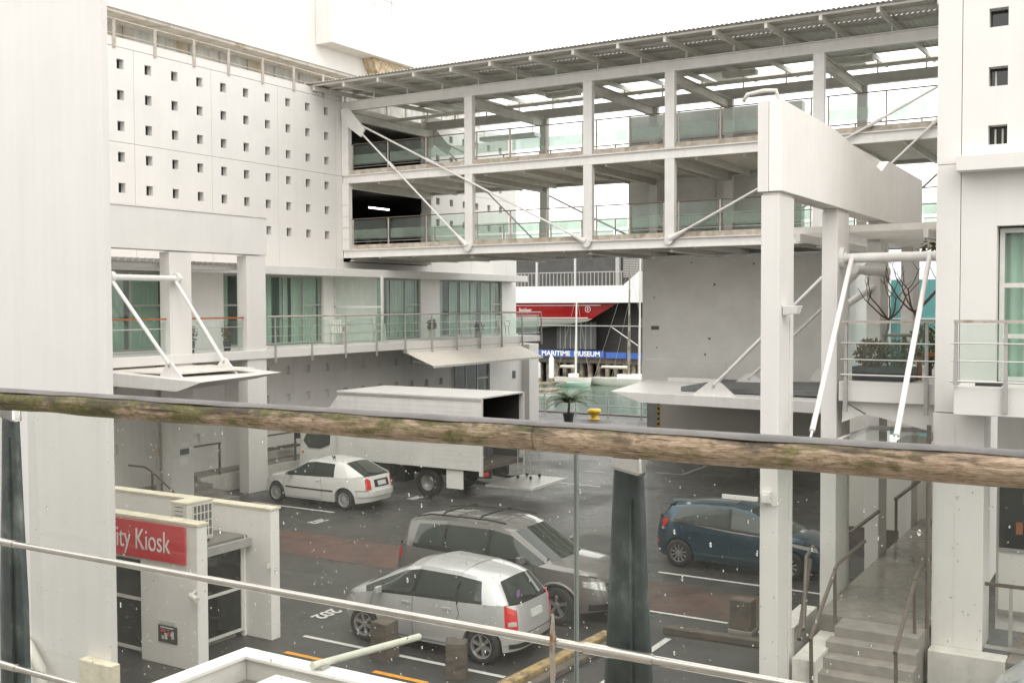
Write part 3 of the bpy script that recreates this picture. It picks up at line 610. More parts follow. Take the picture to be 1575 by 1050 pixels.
# balustrades (front and back, two levels)
bays = [(XL+.36, posts[0]-.2, 3), (posts[0]+.2, posts[1]-.2, 3), (posts[1]+.2, posts[2]-.2, 2), (posts[2]+.2, posts[3]-.2, 3), (posts[3]+.2, XR-.5, 3)]
pm = MB(); pm.box(-.022, .022, -.035, .015, 0, 1.12); PR = pm.mesh('railing_post', K['rust_post'])
for zd in (8.08, 11.03):
    for y, back in ((Y0, 0), (Y1, 1)):
        for a, b, n in bays:
            st = (b-a)/n
            for k in range(n+1):
                x = a+k*st+(.06 if k == 0 else (-.06 if k == n else 0))
                place('railing_post', PR, br, loc=Vector((x, y+.07, zd+.06))-Vector(br.location))
            MB().tube((a, y+.07, zd+1.2), (b, y+.07, zd+1.2), .022, n=6).build('railing_handrail', K['dark_rail'], br)
            MB().tube((a, y+.07, zd+.3), (b, y+.07, zd+.3), .012, n=5).build('railing_bar', K['alum'], br)
            for k in range(n):
                xa, xb = a+k*st+.09, a+(k+1)*st-.09
                B(xa, xb, y+.045, y+.055, zd+.36, zd+1.14).build('railing_pane', K['rail_glass'], br)
                B(xa, xb, y+.060, y+.068, zd+.42, zd+.78).build('frosted_band', K['frost'], br)
# second inner row of frosted glass windbreak, mid width
# diagonal tie rods with turnbuckles and gussets, both faces
for y in (Y0-.16, Y1+.16):
    for xt, xb in ((XL+.35, posts[0]), (XL+.35, posts[1]), (XR-.35, posts[3]), (XR-.35, posts[2])):
        a, b = Vector((xt, y, 13.25)), Vector((xb, y, 8.02)); d = (b-a).normalized()
        MB().tube(a, b, .038, n=8).build('tie_rod', K['white_steel'], br, angle=40)
        q = a.lerp(b, .36); MB().tube(q, q+d*.42, .062, n=8).build('turnbuckle', K['white_steel'], br, angle=40)
        MB().tube(b-d*.75, b-d*.05, .04, .11, n=8).build('rod_fork', K['white_steel'], br, angle=40)
    for xb in posts: MB().lathe([(0, y-.05), (.14, y-.05), (.14, y+.05), (0, y+.05)], (xb, 0, 7.99), 'y', 16).build('pin_boss', K['white_steel'], br)
    for xt, s in ((XL+.2, 1), (XR-.2, -1)): MB().prism([(xt-s*.15, 13.62), (xt+s*.25, 13.62), (xt+s*1.05, 12.75), (xt+s*.85, 12.45), (xt-s*.1, 13.1)], 'y', y-.04, y+.04).build('gusset', K['white_steel'], br)
# ================================================================ GREY PIER BUILDING under and behind the bridge
pr = thing('grey_block', (-11, 42, 0), 'patched grey plaster block standing under the footbridge', 'building')
B(-16.97, -9.15, 38.0, 39.0, 2.9, 7.6).build('lower_wall', K['pier'], pr)
for x0, x1 in ((-18.3, -14.62), (-14.6, -11.9), (-11.88, -11.3)): B(x0, x1, 39.6, 40.0, 8.0, 13.35).build('upper_panel', K['pier_dark'], pr)
B(-16.9, -9.4, 39.02, 46, 2.9, 7.6).build('body', K['pier'], pr)
for (x, z, w, h) in [(-16.6, 4.9, .32, .14), (-14.1, 6.55, .07, .09), (-14.3, 4.55, .09, .07), (-16.5, 6.1, .05, .05), (-12.2, 4.6, .08, .12), (-15.0, 7.4, .05, .05), (-12.6, 7.3, .06, .06), (-14.45, 3.95, .05, .09), (-16.4, 4.2, .05, .04)]:
    B(x, x+w, 37.985, 37.999, z, z+h).build('chipped_patch', K['museum_grey'], pr)
B(-16.97, -13.6, 37.95, 37.999, 2.9, 3.75).build('base_band', K['pier'], pr, bevel=.01)
B(-17.6, -6.0, 41.0, 41.3, 0, 2.85).build('panel_wall', K['beige_panel'], pr)
for x in (-16.2, -13.3, -10.4): B(x, x+.02, 40.99, 40.998, .05, 2.8).build('panel_joint', K['grey_steel'], pr)
B(-18.1, -17.62, 41.0, 41.3, 0, 2.6).build('end_panel', K['alum_dull'], pr)
hz = MB(); hz.box(-17.62, -17.52, 40.97, 40.999, 0, 2.6); hz_o = hz.build('hazard_strip', K['yellow'], pr)
for k in range(12): B(-17.62, -17.52, 40.955, 40.969, .05+k*.21, .15+k*.21).build('hazard_stripe', K['hazard'], hz_o)
# far canopy, hung with rods rising toward the right-hand portal
cn2 = thing('hung_canopy', (-12, 33, 3), 'long white canopy with upturned tip below the grey plaster block', 'canopy')
MB().hexa([(-14.2,31.61,2.72),(-6.5,31.61,2.62),(-6.5,36.8,2.7),(-15.2,36.8,2.82),(-15.25,31.6,3.05),(-6.5,31.6,2.98),(-6.5,37.2,3.05),(-16.2,37.2,3.10)]).build('canopy_blade', K['white_steel'], cn2, bevel=.01)
B(-13.2, -6.6, 32.6, 36.5, 3.06, 3.2).build('canopy_tray', K['museum_grey'], cn2); B(-15.2, -13.2, 36.3, 36.9, 3.08, 3.22).build('canopy_upstand', K['white_steel'], cn2)
MB().hexa([(-10.2,36.6,3.2),(-7.5,36.6,3.15),(-7.5,37.3,3.15),(-10.2,37.3,3.2),(-9.9,36.8,3.75),(-8.6,36.8,3.35),(-8.6,37.2,3.35),(-9.9,37.2,3.7)]).build('tarpaulin', K['plastic'], cn2, bevel=.06)
for y, xb in ((31.9, -11.8), (35.6, -11.9)):
    MB().tube((xb, y, 3.35), (-6.9, y, 8.2), .06, n=10).build('hanger_rod', K['white_steel'], cn2, angle=40)
    MB().prism([(xb-.75, 3.0), (xb+.75, 2.98), (xb+.12, 3.5), (xb-.1, 3.5)], 'y', y-.04, y+.04).build('bracket', K['white_steel'], cn2); MB().tube((xb-.02, y-.06, 3.32), (xb-.02, y+.06, 3.32), .045, n=8).build('pin', K['alum'], cn2)
# ================================================================ RIGHT PORTAL (columns + blade)
rp_ = thing('entrance_portal', (-4.85, 20, 0), 'white portal with notched blade beam on slim columns beside the steps', 'portal')
for a, b in ((15.37, 16.12), (18.7, 19.48), (22.05, 22.8), (25.4, 26.15)):
    B(-4.98, -4.71, a, b, 0, 7.47).build('column', K['white'], rp_, bevel=.01)
    B(-4.96, -4.73, a+.02, b-.02, 7.472, 7.515).build('column_shim', K['soffit'], rp_)
MB().prism([(15.33, 7.52), (26.1, 7.52), (26.1, 8.70), (23.5, 8.78), (18.6, 8.83), (15.33, 8.83)], 'x', -5.02, -4.86).build('beam_back', K['white'], rp_)
MB().prism([(15.33, 7.52), (26.1, 7.52), (26.1, 8.70), (22.5, 8.74), (21.85, 8.47), (18.3, 8.80), (15.33, 8.83)], 'x', -4.855, -4.66).build('beam_front', K['white_old'], rp_, bevel=.006)
m = MB(); m.path([(-4.75, 15.45, 8.84), (-4.78, 15.42, 8.98), (-4.95, 15.4, 8.99), (-5.2, 15.4, 8.96), (-5.27, 15.4, 8.86)], .03, 8); m.build('overflow_pipe', K['plastic'], rp_, smooth=True)
B(-5.53, -4.985, 15.28, 15.32, 2.99, 3.05).build('lamp_arm', K['white_steel'], rp_)
m = MB(); m.box(-4.93, -4.80, 15.27, 15.366, 2.98, 3.14); m.box(-4.90, -4.84, 15.2, 15.268, 3.0, 3.1); m.build('lamp_bracket', K['white_steel'], rp_)
m = MB(); m.path([(-4.83, 15.34, 3.0), (-4.76, 15.33, 2.94), (-4.71, 15.36, 2.95), (-4.68, 15.45, 3.03)], .008, 5); m.build('cable', K['plastic'], rp_)
fl = MB(); fl.hexa([(-4.70,15.52,5.72),(-4.50,15.52,5.74),(-4.50,15.72,5.74),(-4.70,15.72,5.72),(-4.70,15.50,5.86),(-4.46,15.50,5.86),(-4.46,15.74,5.86),(-4.70,15.74,5.86)]); fl.build('floodlight', K['white_steel'], rp_, bevel=.008)
MB().tube((-4.70, 15.9, .2), (-4.70, 15.9, 5.7), .012, n=5).build('conduit', K['white_steel'], rp_)
MB().tube((-4.72, 19.56, .2), (-4.72, 19.56, 4.3), .03, n=6).build('downpipe', K['alum_dull'], rp_)
MB().tube((-4.66, 18.95, 6.67), (-2.95, 18.95, 6.67), .085, n=14).build('hanger_tube', K['white_steel'], rp_, angle=40)
MB().lathe([(0,-4.71),(.19,-4.71),(.19,-4.64),(.1,-4.64),(.1,-4.6)], (0, 18.95, 6.67), 'x', 16).build('tube_flange', K['white_steel'], rp_)
MB().tube((-4.65, 19.6, 6.5), (-4.65, 22.0, 6.5), .085, n=12).build('hanger_tube', K['white_steel'], rp_, angle=40); MB().lathe([(0, 21.9), (.15, 21.9), (.15, 22.0), (0, 22.0)], (-4.65, 0, 6.5), 'y', 14).build('tube_flange', K['white_steel'], rp_)
MB().tube((-4.62, 22.3, 6.4), (-5.6, 21.4, 5.6), .07, n=10).build('hanger_rod', K['white_steel'], rp_)
for y in np.arange(19.6, 26, .3): MB().beam((-6.0, y, 7.22), (-3.0, y, 7.22), .05, .12).build('pergola_slat', K['grey_steel'], rp_)
for x in (-5.6, -3.4): MB().beam((x, 19.4, 7.08), (x, 26.2, 7.08), .08, .15).build('pergola_bearer', K['white_steel'], rp_)
# canopy over the steps, hung by two rods
cs = thing('stair_canopy', (-4, 17, 3.6), 'pale framed canopy over the concrete steps hung by two thick white rods', 'canopy')
for xt, xb in ((-4.52, -4.25), (-3.25, -3.08)):
    a, b = Vector((xt, 18.95, 6.72)), Vector((xb, 15.5, 4.05)); d = (b-a).normalized()
    MB().tube(a, b, .042, n=10).build('hanger_rod', K['white_steel'], cs, angle=40); MB().tube(a, a+d*.55, .028, n=8).build('rod_fork', K['alum'], cs); MB().tube(b, b+d*.6, .018, n=8).build('rod_end', K['white_steel'], cs)
m = MB(); m.beam((-4.55, 15.2, 3.58), (-4.55, 20.2, 3.58), .07, .08); m.beam((-3.1, 15.2, 3.58), (-3.1, 20.2, 3.58), .07, .08); m.beam((-4.5, 20.2, 3.6), (-3.15, 20.2, 3.6), .07, .10); m.beam((-4.5, 15.2, 3.57), (-3.15, 15.2, 3.57), .07, .06); m.build('frame', K['white_steel'], cs)
B(-4.5, -3.15, 15.25, 20.1, 3.60, 3.615).build('canopy_pane', K['rail_glass'], cs)
# ================================================================ BALCONY WITH PLANTER between portal and tower
bp = thing('planted_balcony', (-3.9, 19, 4.2), 'small planted balcony with glass and bar rail between portal and white tower', 'balcony')
B(-4.65, -2.96, 18.6, 24.5, 4.22, 4.56).build('slab', K['white'], bp, bevel=.01)
MB().prism([(-4.6, 4.21), (-2.96, 4.21), (-2.96, 3.72), (-4.2, 4.0)], 'y', 18.75, 19.2).build('tapered_beam', K['white'], bp); MB().prism([(-4.6, 4.21), (-4.25, 4.0), (-4.62, 3.85)], 'y', 18.7, 18.9).build('gusset', K['pier_dark'], bp)
for x in (-4.52, -3.22): fin_post(MB(), x, 18.56, 4.05, 5.56, (1, 0)).build('rail_post', K['alum_dull'], bp)
MB().beam((-4.6, 18.55, 5.58), (-3.1, 18.55, 5.58), .06, .04).build('handrail', K['rust_post'], bp)
for z in (5.22, 4.94, 4.68): MB().tube((-4.6, 18.52, z), (-3.0, 18.52, z), .012 if z > 4.7 else .018, n=6).build('rail_bar', K['alum'], bp)
B(-4.48, -3.26, 18.62, 18.632, 4.72, 5.54).build('pane', K['rail_glass'], bp)
B(-4.5, -3.5, 18.9, 19.4, 4.57, 4.8).build('planter_trough', K['terracotta'], bp)
m = MB()
for z0, z1, x0, x1 in ((4.57, 5.05, -3.52, -3.44), (4.57, 5.05, -3.12, -3.06), (4.98, 5.05, -3.52, -3.06)): m.box(x0, x1, 19.35, 19.42, z0, z1)
m.build('timber_frame', K['orange_timber'], bp)
def shrub(name, c, r, n, size, lm, lab, seed, cat='shrub', flat=.4):
    t = thing(name, (c[0], c[1], c[2]-r[2]), lab, cat)
    leaf_clump(MB(), c, r, n, size, seed, flat, .8).build('foliage', K[lm], t)
    m = MB(); rg = np.random.RandomState(seed)
    for i in range(7): m.tube((c[0]+rg.uniform(-.3,.3)*r[0], c[1], c[2]-r[2]), (c[0]+rg.uniform(-1,1)*r[0]*.7, c[1]+rg.uniform(-1,1)*r[1]*.5, c[2]+rg.uniform(0,.6)*r[2]), .008, .004, 5)
    m.build('stems', K['bark'], t)
shrub('shrub', (-4.22, 19.1, 5.0), (.28, .25, .27), 650, .10, 'leaf_brown', 'brownish dry shrub in the planted balcony trough', 21)
shrub('shrub', (-3.78, 19.05, 5.0), (.27, .22, .24), 520, .14, 'leaf', 'bright green spiky shrub in the planted balcony trough', 22, flat=.18)
shrub('shrub', (-3.55, 20.6, 5.1), (.35, .3, .4), 420, .13, 'leaf_olive', 'olive shrub by the orange timber frame on the planted balcony', 23)
def bare_tree(loc, h, lab, seed, leaves=0):
    t = thing('small_tree', loc, lab, 'tree'); rg = np.random.RandomState(seed); m = MB(); L = Vector(loc); tips = []
    def grow(p, d, ln, r, lev):
        pts = [p]; n = 6
        for k in range(n):
            d = (d+Vector((rg.normal()*.12, rg.normal()*.12, .16 if lev else 0))).normalized(); pts.append(pts[-1]+d*ln/n)
        m.path(pts, [r*(1-.35*k/n) for k in range(n+1)], 7)
        if lev < 3:
            nb = 5 if lev == 0 else 2; a0 = rg.uniform(0, 6.28)
            for k in range(nb):
                a = a0+k*6.28/nb; sp = 1.35 if lev == 0 else .8
                nd = (d*.55+Vector((math.cos(a)*sp, math.sin(a)*sp, .1))).normalized(); grow(pts[-1], nd, ln*rg.uniform(.42, .65) if lev == 0 else ln*rg.uniform(.4, .75), r*.55, lev+1 if lev else 1+(k % 2))
        else: tips.append(pts[-1])
        if lev >= 2: tips.append(pts[-1])
    grow(L, Vector((0, 0, 1)), h*.55, .035, 0); m.build('trunk', K['bark'], t, smooth=True)
    if leaves and tips:
        lm = MB()
        for i, p in enumerate(tips[:leaves]): leaf_clump(lm, p, (.13, .13, .13), 34, .13, seed+i)
        lm.build('crown', K['leaf_olive'], t)
bare_tree((-4.62, 21.3, 4.56), 1.9, 'bare branching small tree in the planted balcony before pale columns', 5)
bare_tree((-3.55, 20.8, 4.56), 2.2, 'small tree with a few leaf tufts close to the white tower', 9, 6)
tbk = thing('round_table', (-4.35, 22.6, 4.56), 'dark round table behind the shrubs of the planted balcony', 'table')
MB().lathe([(0,5.22),(.5,5.22),(.5,5.26),(0,5.26)], (-4.35,22.6,0)).build('table_top', K['dark_rail'], tbk); MB().tube((-4.35,22.6,4.56),(-4.35,22.6,5.22), .04).build('stem', K['dark_rail'], tbk)
hd = thing('hoarding', (-8, 46.5, 0), 'tall teal hoarding far behind the planted balcony', 'hoarding')
for i in range(6): B(-13.2+2.0*i, -11.22+2.0*i, 46.5, 46.6, 0, 6.85).build('panel', K['teal'], hd)
B(-13.2, -1.2, 46.45, 46.498, 5.2, 5.26).build('rail', K['sign_white'], hd)
# ================================================================ RIGHT TOWER
tw = thing('white_tower', (1, 22, 0), 'white rendered tower with three small square windows above a balcony', 'building')
YF = 17.65
hs = [(-2.22, -1.955, 10.02, 10.30), (-2.22, -1.955, 9.14, 9.43), (-2.22, -1.955, 8.27, 8.56)]
hs += [(a+1.08, b+1.08, c, d) for a, b, c, d in hs]
wall_holes('y', YF, .3, -2.585, 8, 8.06, 15, hs).build('wall_panel', K['white'], tw); wall_holes('y', YF, .3, -2.94, -2.595, 8.02, 15, []).build('wall_panel', K['white'], tw)
wall_holes('y', YF, .3, -2.585, 8, 4.2, 8.05, [(-2.08, -.2, 4.66, 7.05)]).build('wall_panel', K['white'], tw); wall_holes('y', YF, .3, -2.94, -2.595, 4.205, 8.01, []).build('wall_panel', K['white'], tw)
for i, h in enumerate(hs):
    f = MB(); f.box(h[0], h[1], YF+.2, YF+.22, h[2], h[3]); fo = f.build('square_window', K['dark_glass'], tw)
    for k in range([0, 1, 2, 0, 1, 2][i]): B(h[0]+.07+.1*k, h[0]+.095+.1*k, YF+.17, YF+.19, h[2], h[3]-.04).build('bar', K['plastic'], fo)
B(-2.62, 8, YF-.32, YF-.002, 7.87, 8.10).build('ledge', K['white'], tw, bevel=.008)
B(-2.94, -2.64, YF+.31, 40, .6, 15).build('side_wall', K['white'], tw)
B(-2.6, 8, YF+.9, YF+1.0, 4.3, 14.9).build('room_back', K['room'], tw)
f = MB(); x0, x1, z0, z1 = -2.06, -.25, 4.7, 7.02; yf = YF+.24
for z in (z0, 5.35, 6.12, z1-.07): f.box(x0, x1, yf-.03, yf+.03, z, z+.07)
for x in (x0, -1.1, x1-.07): f.box(x, x+.07, yf-.035, yf+.035, z0, z1)
fo = f.build('window_frame', K['win_frame_w'], tw)
for za, zb in ((4.77, 5.35), (5.42, 6.12), (6.19, 6.91)):
    for xa, xb in ((-1.99, -1.1), (-1.03, -.32)): B(xa, xb, yf-.006, yf+.006, za, zb).build('pane', K['win_glass'], fo)
curtain(tw, -2.05, -.2, YF+.42, 4.6, 7.0, 'curtain', .035, 'y')
B(-2.56, 8, 16.95, YF-.002, 4.24, 4.66).build('balcony_slab', K['white'], tw, bevel=.01)
B(-2.3, -1.95, 17.2, 17.5, 4.661, 4.70).build('drain_tray', K['hazard'], tw)
for x in (-2.53, -1.855, -.9): fin_post(MB(), x, 16.93, 4.30 if x > -2.5 else 4.68, 5.60, (1, 0)).build('balcony_post', K['alum_dull'], tw)
MB().beam((-2.56, 16.93, 5.62), (2, 16.93, 5.62), .06, .045).build('balcony_handrail', K['rust_post'], tw)
for z in (5.30, 5.04, 4.74): MB().tube((-2.6, 16.9, z), (2, 16.9, z), .011 if z > 4.8 else .016, n=6).build('balcony_bar', K['alum'], tw)
for a, b in ((-2.48, -1.9), (-1.81, -.95)): B(a, b, 16.965, 16.975, 4.76, 5.58).build('balcony_pane', K['rail_glass'], tw)
# ground floor: pillar, recessed glazing
B(-2.96, -2.22, YF, YF+.75, .55, 4.19).build('pillar', K['white'], tw, bevel=.01)
for x in (-2.64,): B(x, x+.012, YF-.004, YF-.001, .6, 4.0).build('pillar_joint', K['soffit'], tw)
B(-2.2, 8, YF+1.4, YF+1.5, .55, 4.19).build('recess_wall', K['white_old'], tw)
gz = MB(); gz.box(-2.15, 4, YF+1.33, YF+1.39, 1.9, 3.1); gz.build('glazing', K['dark_glass'], tw); B(-2.15, 4, YF+1.31, YF+1.39, .9, 1.85).build('spandrel', K['pier'], tw)
for z in (1.86, 3.12, .84): B(-2.15, 4, YF+1.27, YF+1.30, z, z+.06).build('glazing_bar', K['alum_dull'], tw)
for x, z, m_ in ((-1.8, 2.65, 'leaf_olive'), (-1.62, 2.35, 'blue'), (-1.9, 2.15, 'orange_timber')): B(x, x+.1, YF+1.325, YF+1.329, z, z+.2).build('window_sticker', K[m_], tw)
B(-2.95, -1.85, 17.3, YF-.003, 0, .56).build('plinth', K['plinth'], tw, bevel=.01); B(-1.84, 8, 17.3, 20, .40, .55).build('terrace_floor', K['concrete_wet'], tw)
m = MB(); m.beam((-2.25, 17.9, 1.55), (2, 17.9, 1.55), .05, .05); m.build('terrace_handrail', K['dark_rail'], tw)
for x in (-1.85, -.6): m = fin_post(MB(), x, 17.9, .3, 1.53, (1, 0)); m.build('terrace_post', K['alum_dull'], tw)
MB().beam((-2.2, 17.75, .62), (2, 17.75, .62), .04, .05).build('terrace_bar', K['alum'], tw)
MB().tube((-3.0, 17.55, .15), (-3.0, 17.55, 4.0), .035, n=8).build('downpipe', K['dark_rail'], tw)
# ================================================================ STEPS AND WALKWAY
st = thing('concrete_steps', (-3.8, 17, 0), 'concrete steps with dark handrails rising to a wet landing by the white pillar', 'steps')
for i in range(5):
    z1 = .82-.165*i; yf = 16.95-.29*i; w = .06*i
    B(-4.28-w, -3.02+w*.3, yf, yf+.31 if i else 17.5, 0 if i else 0, z1-.003*0).build('step', K['concrete'], st, bevel=.012)
B(-4.69, -2.99, 17.51, 26.5, 0, .82).build('landing', K['concrete_wet'], st)
B(-4.64, -4.30, 15.9, 17.5, 0, .55).build('string_wall', K['plinth'], st); 
for x, s in ((-4.33, 1), (-3.12, -1)):
    m = MB(); m.path([(x, 19.2, 1.72), (x, 17.3, 1.72), (x, 15.75, .92)], .032, 7); m.build('handrail', K['dark_rail'], st)
    for y, z0, z1 in ((17.2, .8, 1.68), (15.85, .0, .95)): MB().beam((x, y, z0), (x, y-.05, z1), .045, .055).build('rail_post', K['dark_rail'], st)
m = MB(); m.path([(-5.15, 18.9, 1.6), (-5.1, 18.3, 1.55), (-4.75, 16.9, .7)], .035, 6); m.path([(-5.1, 18.5, 1.45), (-4.85, 17.0, .5)], .04, 6); m.build('side_rail', K['dark_rail'], st)
B(-5.3, -4.99, 17.2, 18.6, 0, .62).build('side_kerb', K['plinth'], st, bevel=.01)
m = MB(); m.beam((-4.68, 23.5, 1.75), (-4.68, 26.3, 1.75), .05, .06); m.beam((-4.68, 23.6, .8), (-4.68, 23.6, 1.74), .05, .05); m.build('landing_rail', K['dark_rail'], st); MB().beam((-4.69, 19.6, 1.75), (-4.69, 22.0, 1.75), .05, .05).build('landing_rail', K['dark_rail'], st)
lw = thing('screen_wall', (-5, 26.6, 0), 'pale beige wall behind the portal columns at the end of the landing', 'wall')
for i in range(3): B(-7.0+1.4*i, -5.61+1.4*i if i < 2 else -2.97, 26.6, 26.8, .0, 3.3).build('panel', K['beige_panel'], lw)
B(-7.0, -2.97, 26.57, 26.599, 0, .45).build('skirting', K['timber'], lw); B(-7.0, -2.97, 26.585, 26.598, 2.02, 2.07).build('rail', K['sign_white'], lw)
# ================================================================ HARBOUR
ms = thing('museum_building', (-50, 100, 0), 'dark harbour museum building with white fascia behind moored boats', 'building')
B(-75, -25, 97, 112, 7.7, 10.8).build('upper_storey', K['museum_dark'], ms); 
MB().prism([(-75, 6.0), (-42.8, 6.0), (-42.8, 9.0), (-44.5, 7.65), (-75, 7.65)], 'y', 95, 96).build('white_fascia', K['sign_white'], ms)
B(-75, -42.8, 96.01, 112, 6.0, 7.69).build('deck_edge', K['white'], ms)
for x in np.arange(-57, -44.6, .42): B(x, x+.06, 95.3, 95.36, 7.66, 9.0).build('baluster', K['alum_dull'], ms)
B(-57, -44.5, 95.28, 95.4, 9.0, 9.06).build('handrail', K['alum'], ms)
for x in (-54.3, -49.9): B(x, x+.22, 95.1, 95.27, 7.3, 11.0).build('mullion', K['alum'], ms)
for k in range(14): B(-45.3, -43.2, 96.8, 96.9, 8.5+k*.17, 8.6+k*.17).build('louvre', K['alum_dull'], ms)
B(-46, -45.6, 96.5, 96.9, 7.66, 11).build('louvre_post', K['alum_dull'], ms)
B(-75, -25, 101, 102, .3, 5.99).build('back_wall', K['museum_dark'], ms); B(-54, -49.4, 99.0, 99.1, 1.2, 4.0).build('grey_door', K['museum_grey'], ms)
for x in np.arange(-53.6, -49.5, .6): B(x, x+.08, 98.95, 98.99, 1.2, 4.0).build('door_rib', K['alum_dull'], ms)
B(-75, -25, 95.0, 101, .0, .5).build('wharf_deck', K['timber'], ms); MB().tube((-54, 95.2, 3.7), (-42, 95.2, 3.7), .06, n=6).build('wharf_rail', K['alum_dull'], ms)
MB().tube((-46.0, 95.3, 3.7), (-43, 95.3, 1.8), .06, n=6).build('wharf_brace', K['alum'], ms)
for i, x in enumerate(np.arange(-57, -41, .95)):
    B(x, x+.38, 95.3, 95.7, -3.5, .0).build('pile', K['pile'], ms); 
    if i % 2: B(x+.1, x+.5, 98, 98.4, -3.5, 0).build('pile', K['pile'], ms)
B(-75, -25, 100.5, 100.8, -3.5, -.02).build('wharf_back', K['void'], ms)
sg = thing('museum_sign', (-50, 94.8, .6), 'long blue banner with white capital letters along the wharf edge', 'sign')
B(-57.5, -55.0, 94.7, 94.9, .62, 1.22).build('banner', K['blue'], sg); B(-54.8, -46.4, 94.7, 94.9, .60, 1.25).build('banner', K['blue'], sg); B(-46.2, -44.0, 94.7, 94.9, .58, 1.15).build('banner', K['blue'], sg); B(-43.9, -41.0, 94.7, 94.9, .55, 1.12).build('banner', K['blue'], sg)
text_obj('lettering', 'MARITIME  MUSEUM', .66, frame_m((-50.1, 94.68, .92), (1, 0, 0), (0, 0, 1)), K['sign_white'], sg, sx=1.12, bold=.02)
# red racing yacht hung under the fascia
ry = thing('racing_yacht', (-52, 95.9, 4.2), 'red racing yacht hull displayed under the white museum fascia', 'yacht')
def hull(x0, x1, y, z0, z1, beam, bow, sheer=0., mats=None, parent=None, name='hull', keel=.25, n=24, tz=.0):
    m = MB(); rows = 7; vs = []
    for i in range(n+1):
        u = i/n; x = x0+(x1-x0)*u
        wd = beam*max(.02, (1-(abs(u-.42)/.58 if u > .42 else (.42-u)/.42*.55)**2.2)); zt = z1+sheer*(u-.4)**2; zb = z0+(z1-z0)*keel*(abs(u-.45)/.55)**2.0
        for s in (-1, 1):
            for k in range(rows):
                v = k/(rows-1); xx = x+bow*v*u**3; vs.append((xx, y+s*wd*(v**.45), zb+(zt-zb)*v))
    st = rows*2; fs = []
    for i in range(n):
        for s in range(2):
            for k in range(rows-1): a = i*st+s*rows+k; fs.append((a, a+1, a+st+1, a+st))
        fs.append((i*st+rows-1, i*st+2*rows-1, (i+1)*st+2*rows-1, (i+1)*st+rows-1)); 
    for e in (0, n): fs.append(tuple(e*st+k for k in range(rows))+tuple(e*st+rows+k for k in range(rows-1, 0, -1)))
    m.add(vs, fs)
    return m.build(name, mats, parent, smooth=False)
hull(-66, -49.6, 97.4, 3.3, 4.36, 1.6, .6, 0, K['hull_white'], ry, 'lower_hull', .75)
hull(-66, -49.2, 97.4, 4.30, 5.9, 2.12, 2.9, 0, K['red_hull'], ry, 'red_topsides', .0)
B(-60, -48.4, 95.20, 95.24, 4.46, 4.52).build('waterline_stripe', K['sign_white'], ry)
text_obj('hull_lettering', 'Steinlager', .62, frame_m((-55.6, 95.15, 5.25), (1, 0, 0), (.18, 0, 1)), K['sign_white'], ry, sx=.62)
text_obj('hull_number', '2', .42, frame_m((-48.4, 95.15, 5.35), (1, 0, 0), (0, 0, 1)), K['sign_white'], ry)
MB().lathe([(.27, 95.16), (.30, 95.16), (.30, 95.19), (.27, 95.19), (.27, 95.16)], (-48.4, 0, 5.35), 'y', 20).build('number_ring', K['sign_white'], ry)
B(-66, -47, 95.2, 95.22, 5.72, 5.76).build('deck_line', K['sign_white'], ry)
# sailing boats
def sailboat(x0, x1, y, mast, lab, boom=True, hm='hull_white', seedm='pile', stays=True, zt=.0):
    t = thing('sailing_boat', ((x0+x1)/2, y, -2), lab, 'boat'); L = x1-x0
    hull(x0, x1, y, -2.25, -1.25, L*.13, L*.04, .25, K[hm], t, 'hull', .4)
    B(x0+L*.42, x0+L*.62, y-.45, y+.45, -1.24, -.85).build('cabin', K['sign_white'], t, bevel=.06)
    mx = x0+L*.58
    MB().tube((mx, y, -1.25), (mx+.1, y, mast), .12, .07, n=8).build('mast', K[seedm], t)
    if boom: m = MB(); m.tube((mx, y, -.35), (x0+L*.1, y, -.3), .05); m.build('boom', K['pile'], t); m = MB(); m.tube((mx-.1, y, -.18), (x0+L*.14, y, -.18), .15, .1, n=8); m.build('furled_sail', K['canvas'], t)
    if stays:
        for ex in (x0+L*.02, x1-.1): MB().tube((ex, y, -1.2), (mx+.1, y, mast-.2), .014, n=4).build('stay', K['alum_dull'], t)
        for s in (-1, 1): MB().tube((mx, y+s*.5, -1.2), (mx+.1, y, mast*.8), .014, n=4).build('stay', K['alum_dull'], t)
    return t
sailboat(-50.4, -46.6, 92.2, 7.0, 'small cream sailing boat with tall white mast before the museum sign', seedm='white_steel')
sailboat(-46.9, -40.4, 93.4, 9.6, 'long white sailing boat with brown mast beside the grey block', seedm='pile')
t = sailboat(-45.4, -40.2, 94.2, 11.0, 'white sailing boat partly behind the long white sailing boat', boom=False, seedm='plastic')
t = thing('dinghy', (-48.6, 93.6, -2), 'low pale green dinghy between the two sailing boats', 'boat'); hull(-49.3, -45.9, 90.6, -2.15, -1.6, .5, .1, .2, K['green_frame'], t); B(-48.6, -47.6, 90.3, 90.9, -1.66, -1.6).build('thwart', K['timber'], t)
t = thing('launch', (-54, 92, -2), 'small white launch beside the mooring piles', 'boat'); hull(-56.4, -52.8, 92.0, -2.2, -1.3, .7, .2, .2, K['hull_white'], t); B(-55.6, -54.2, 91.6, 92.4, -1.3, -.7).build('cabin', K['sign_white'], t, bevel=.05)
pn = thing('pontoon', (-48, 83, -2), 'grey timber pontoon floating on the harbour', 'pontoon')
for i in range(16): B(-53.2+.52*i, -52.72+.52*i, 80.6, 83.4, -1.75, -1.55).build('plank', K['pile'], pn)
B(-53.2, -44.9, 80.7, 83.3, -2.1, -1.76).build('float', K['plastic'], pn); MB().beam((-50.2, 83.4, -1.5), (-48.2, 89.5, -1.5), 1.0, .14).build('gangway', K['pile'], pn)
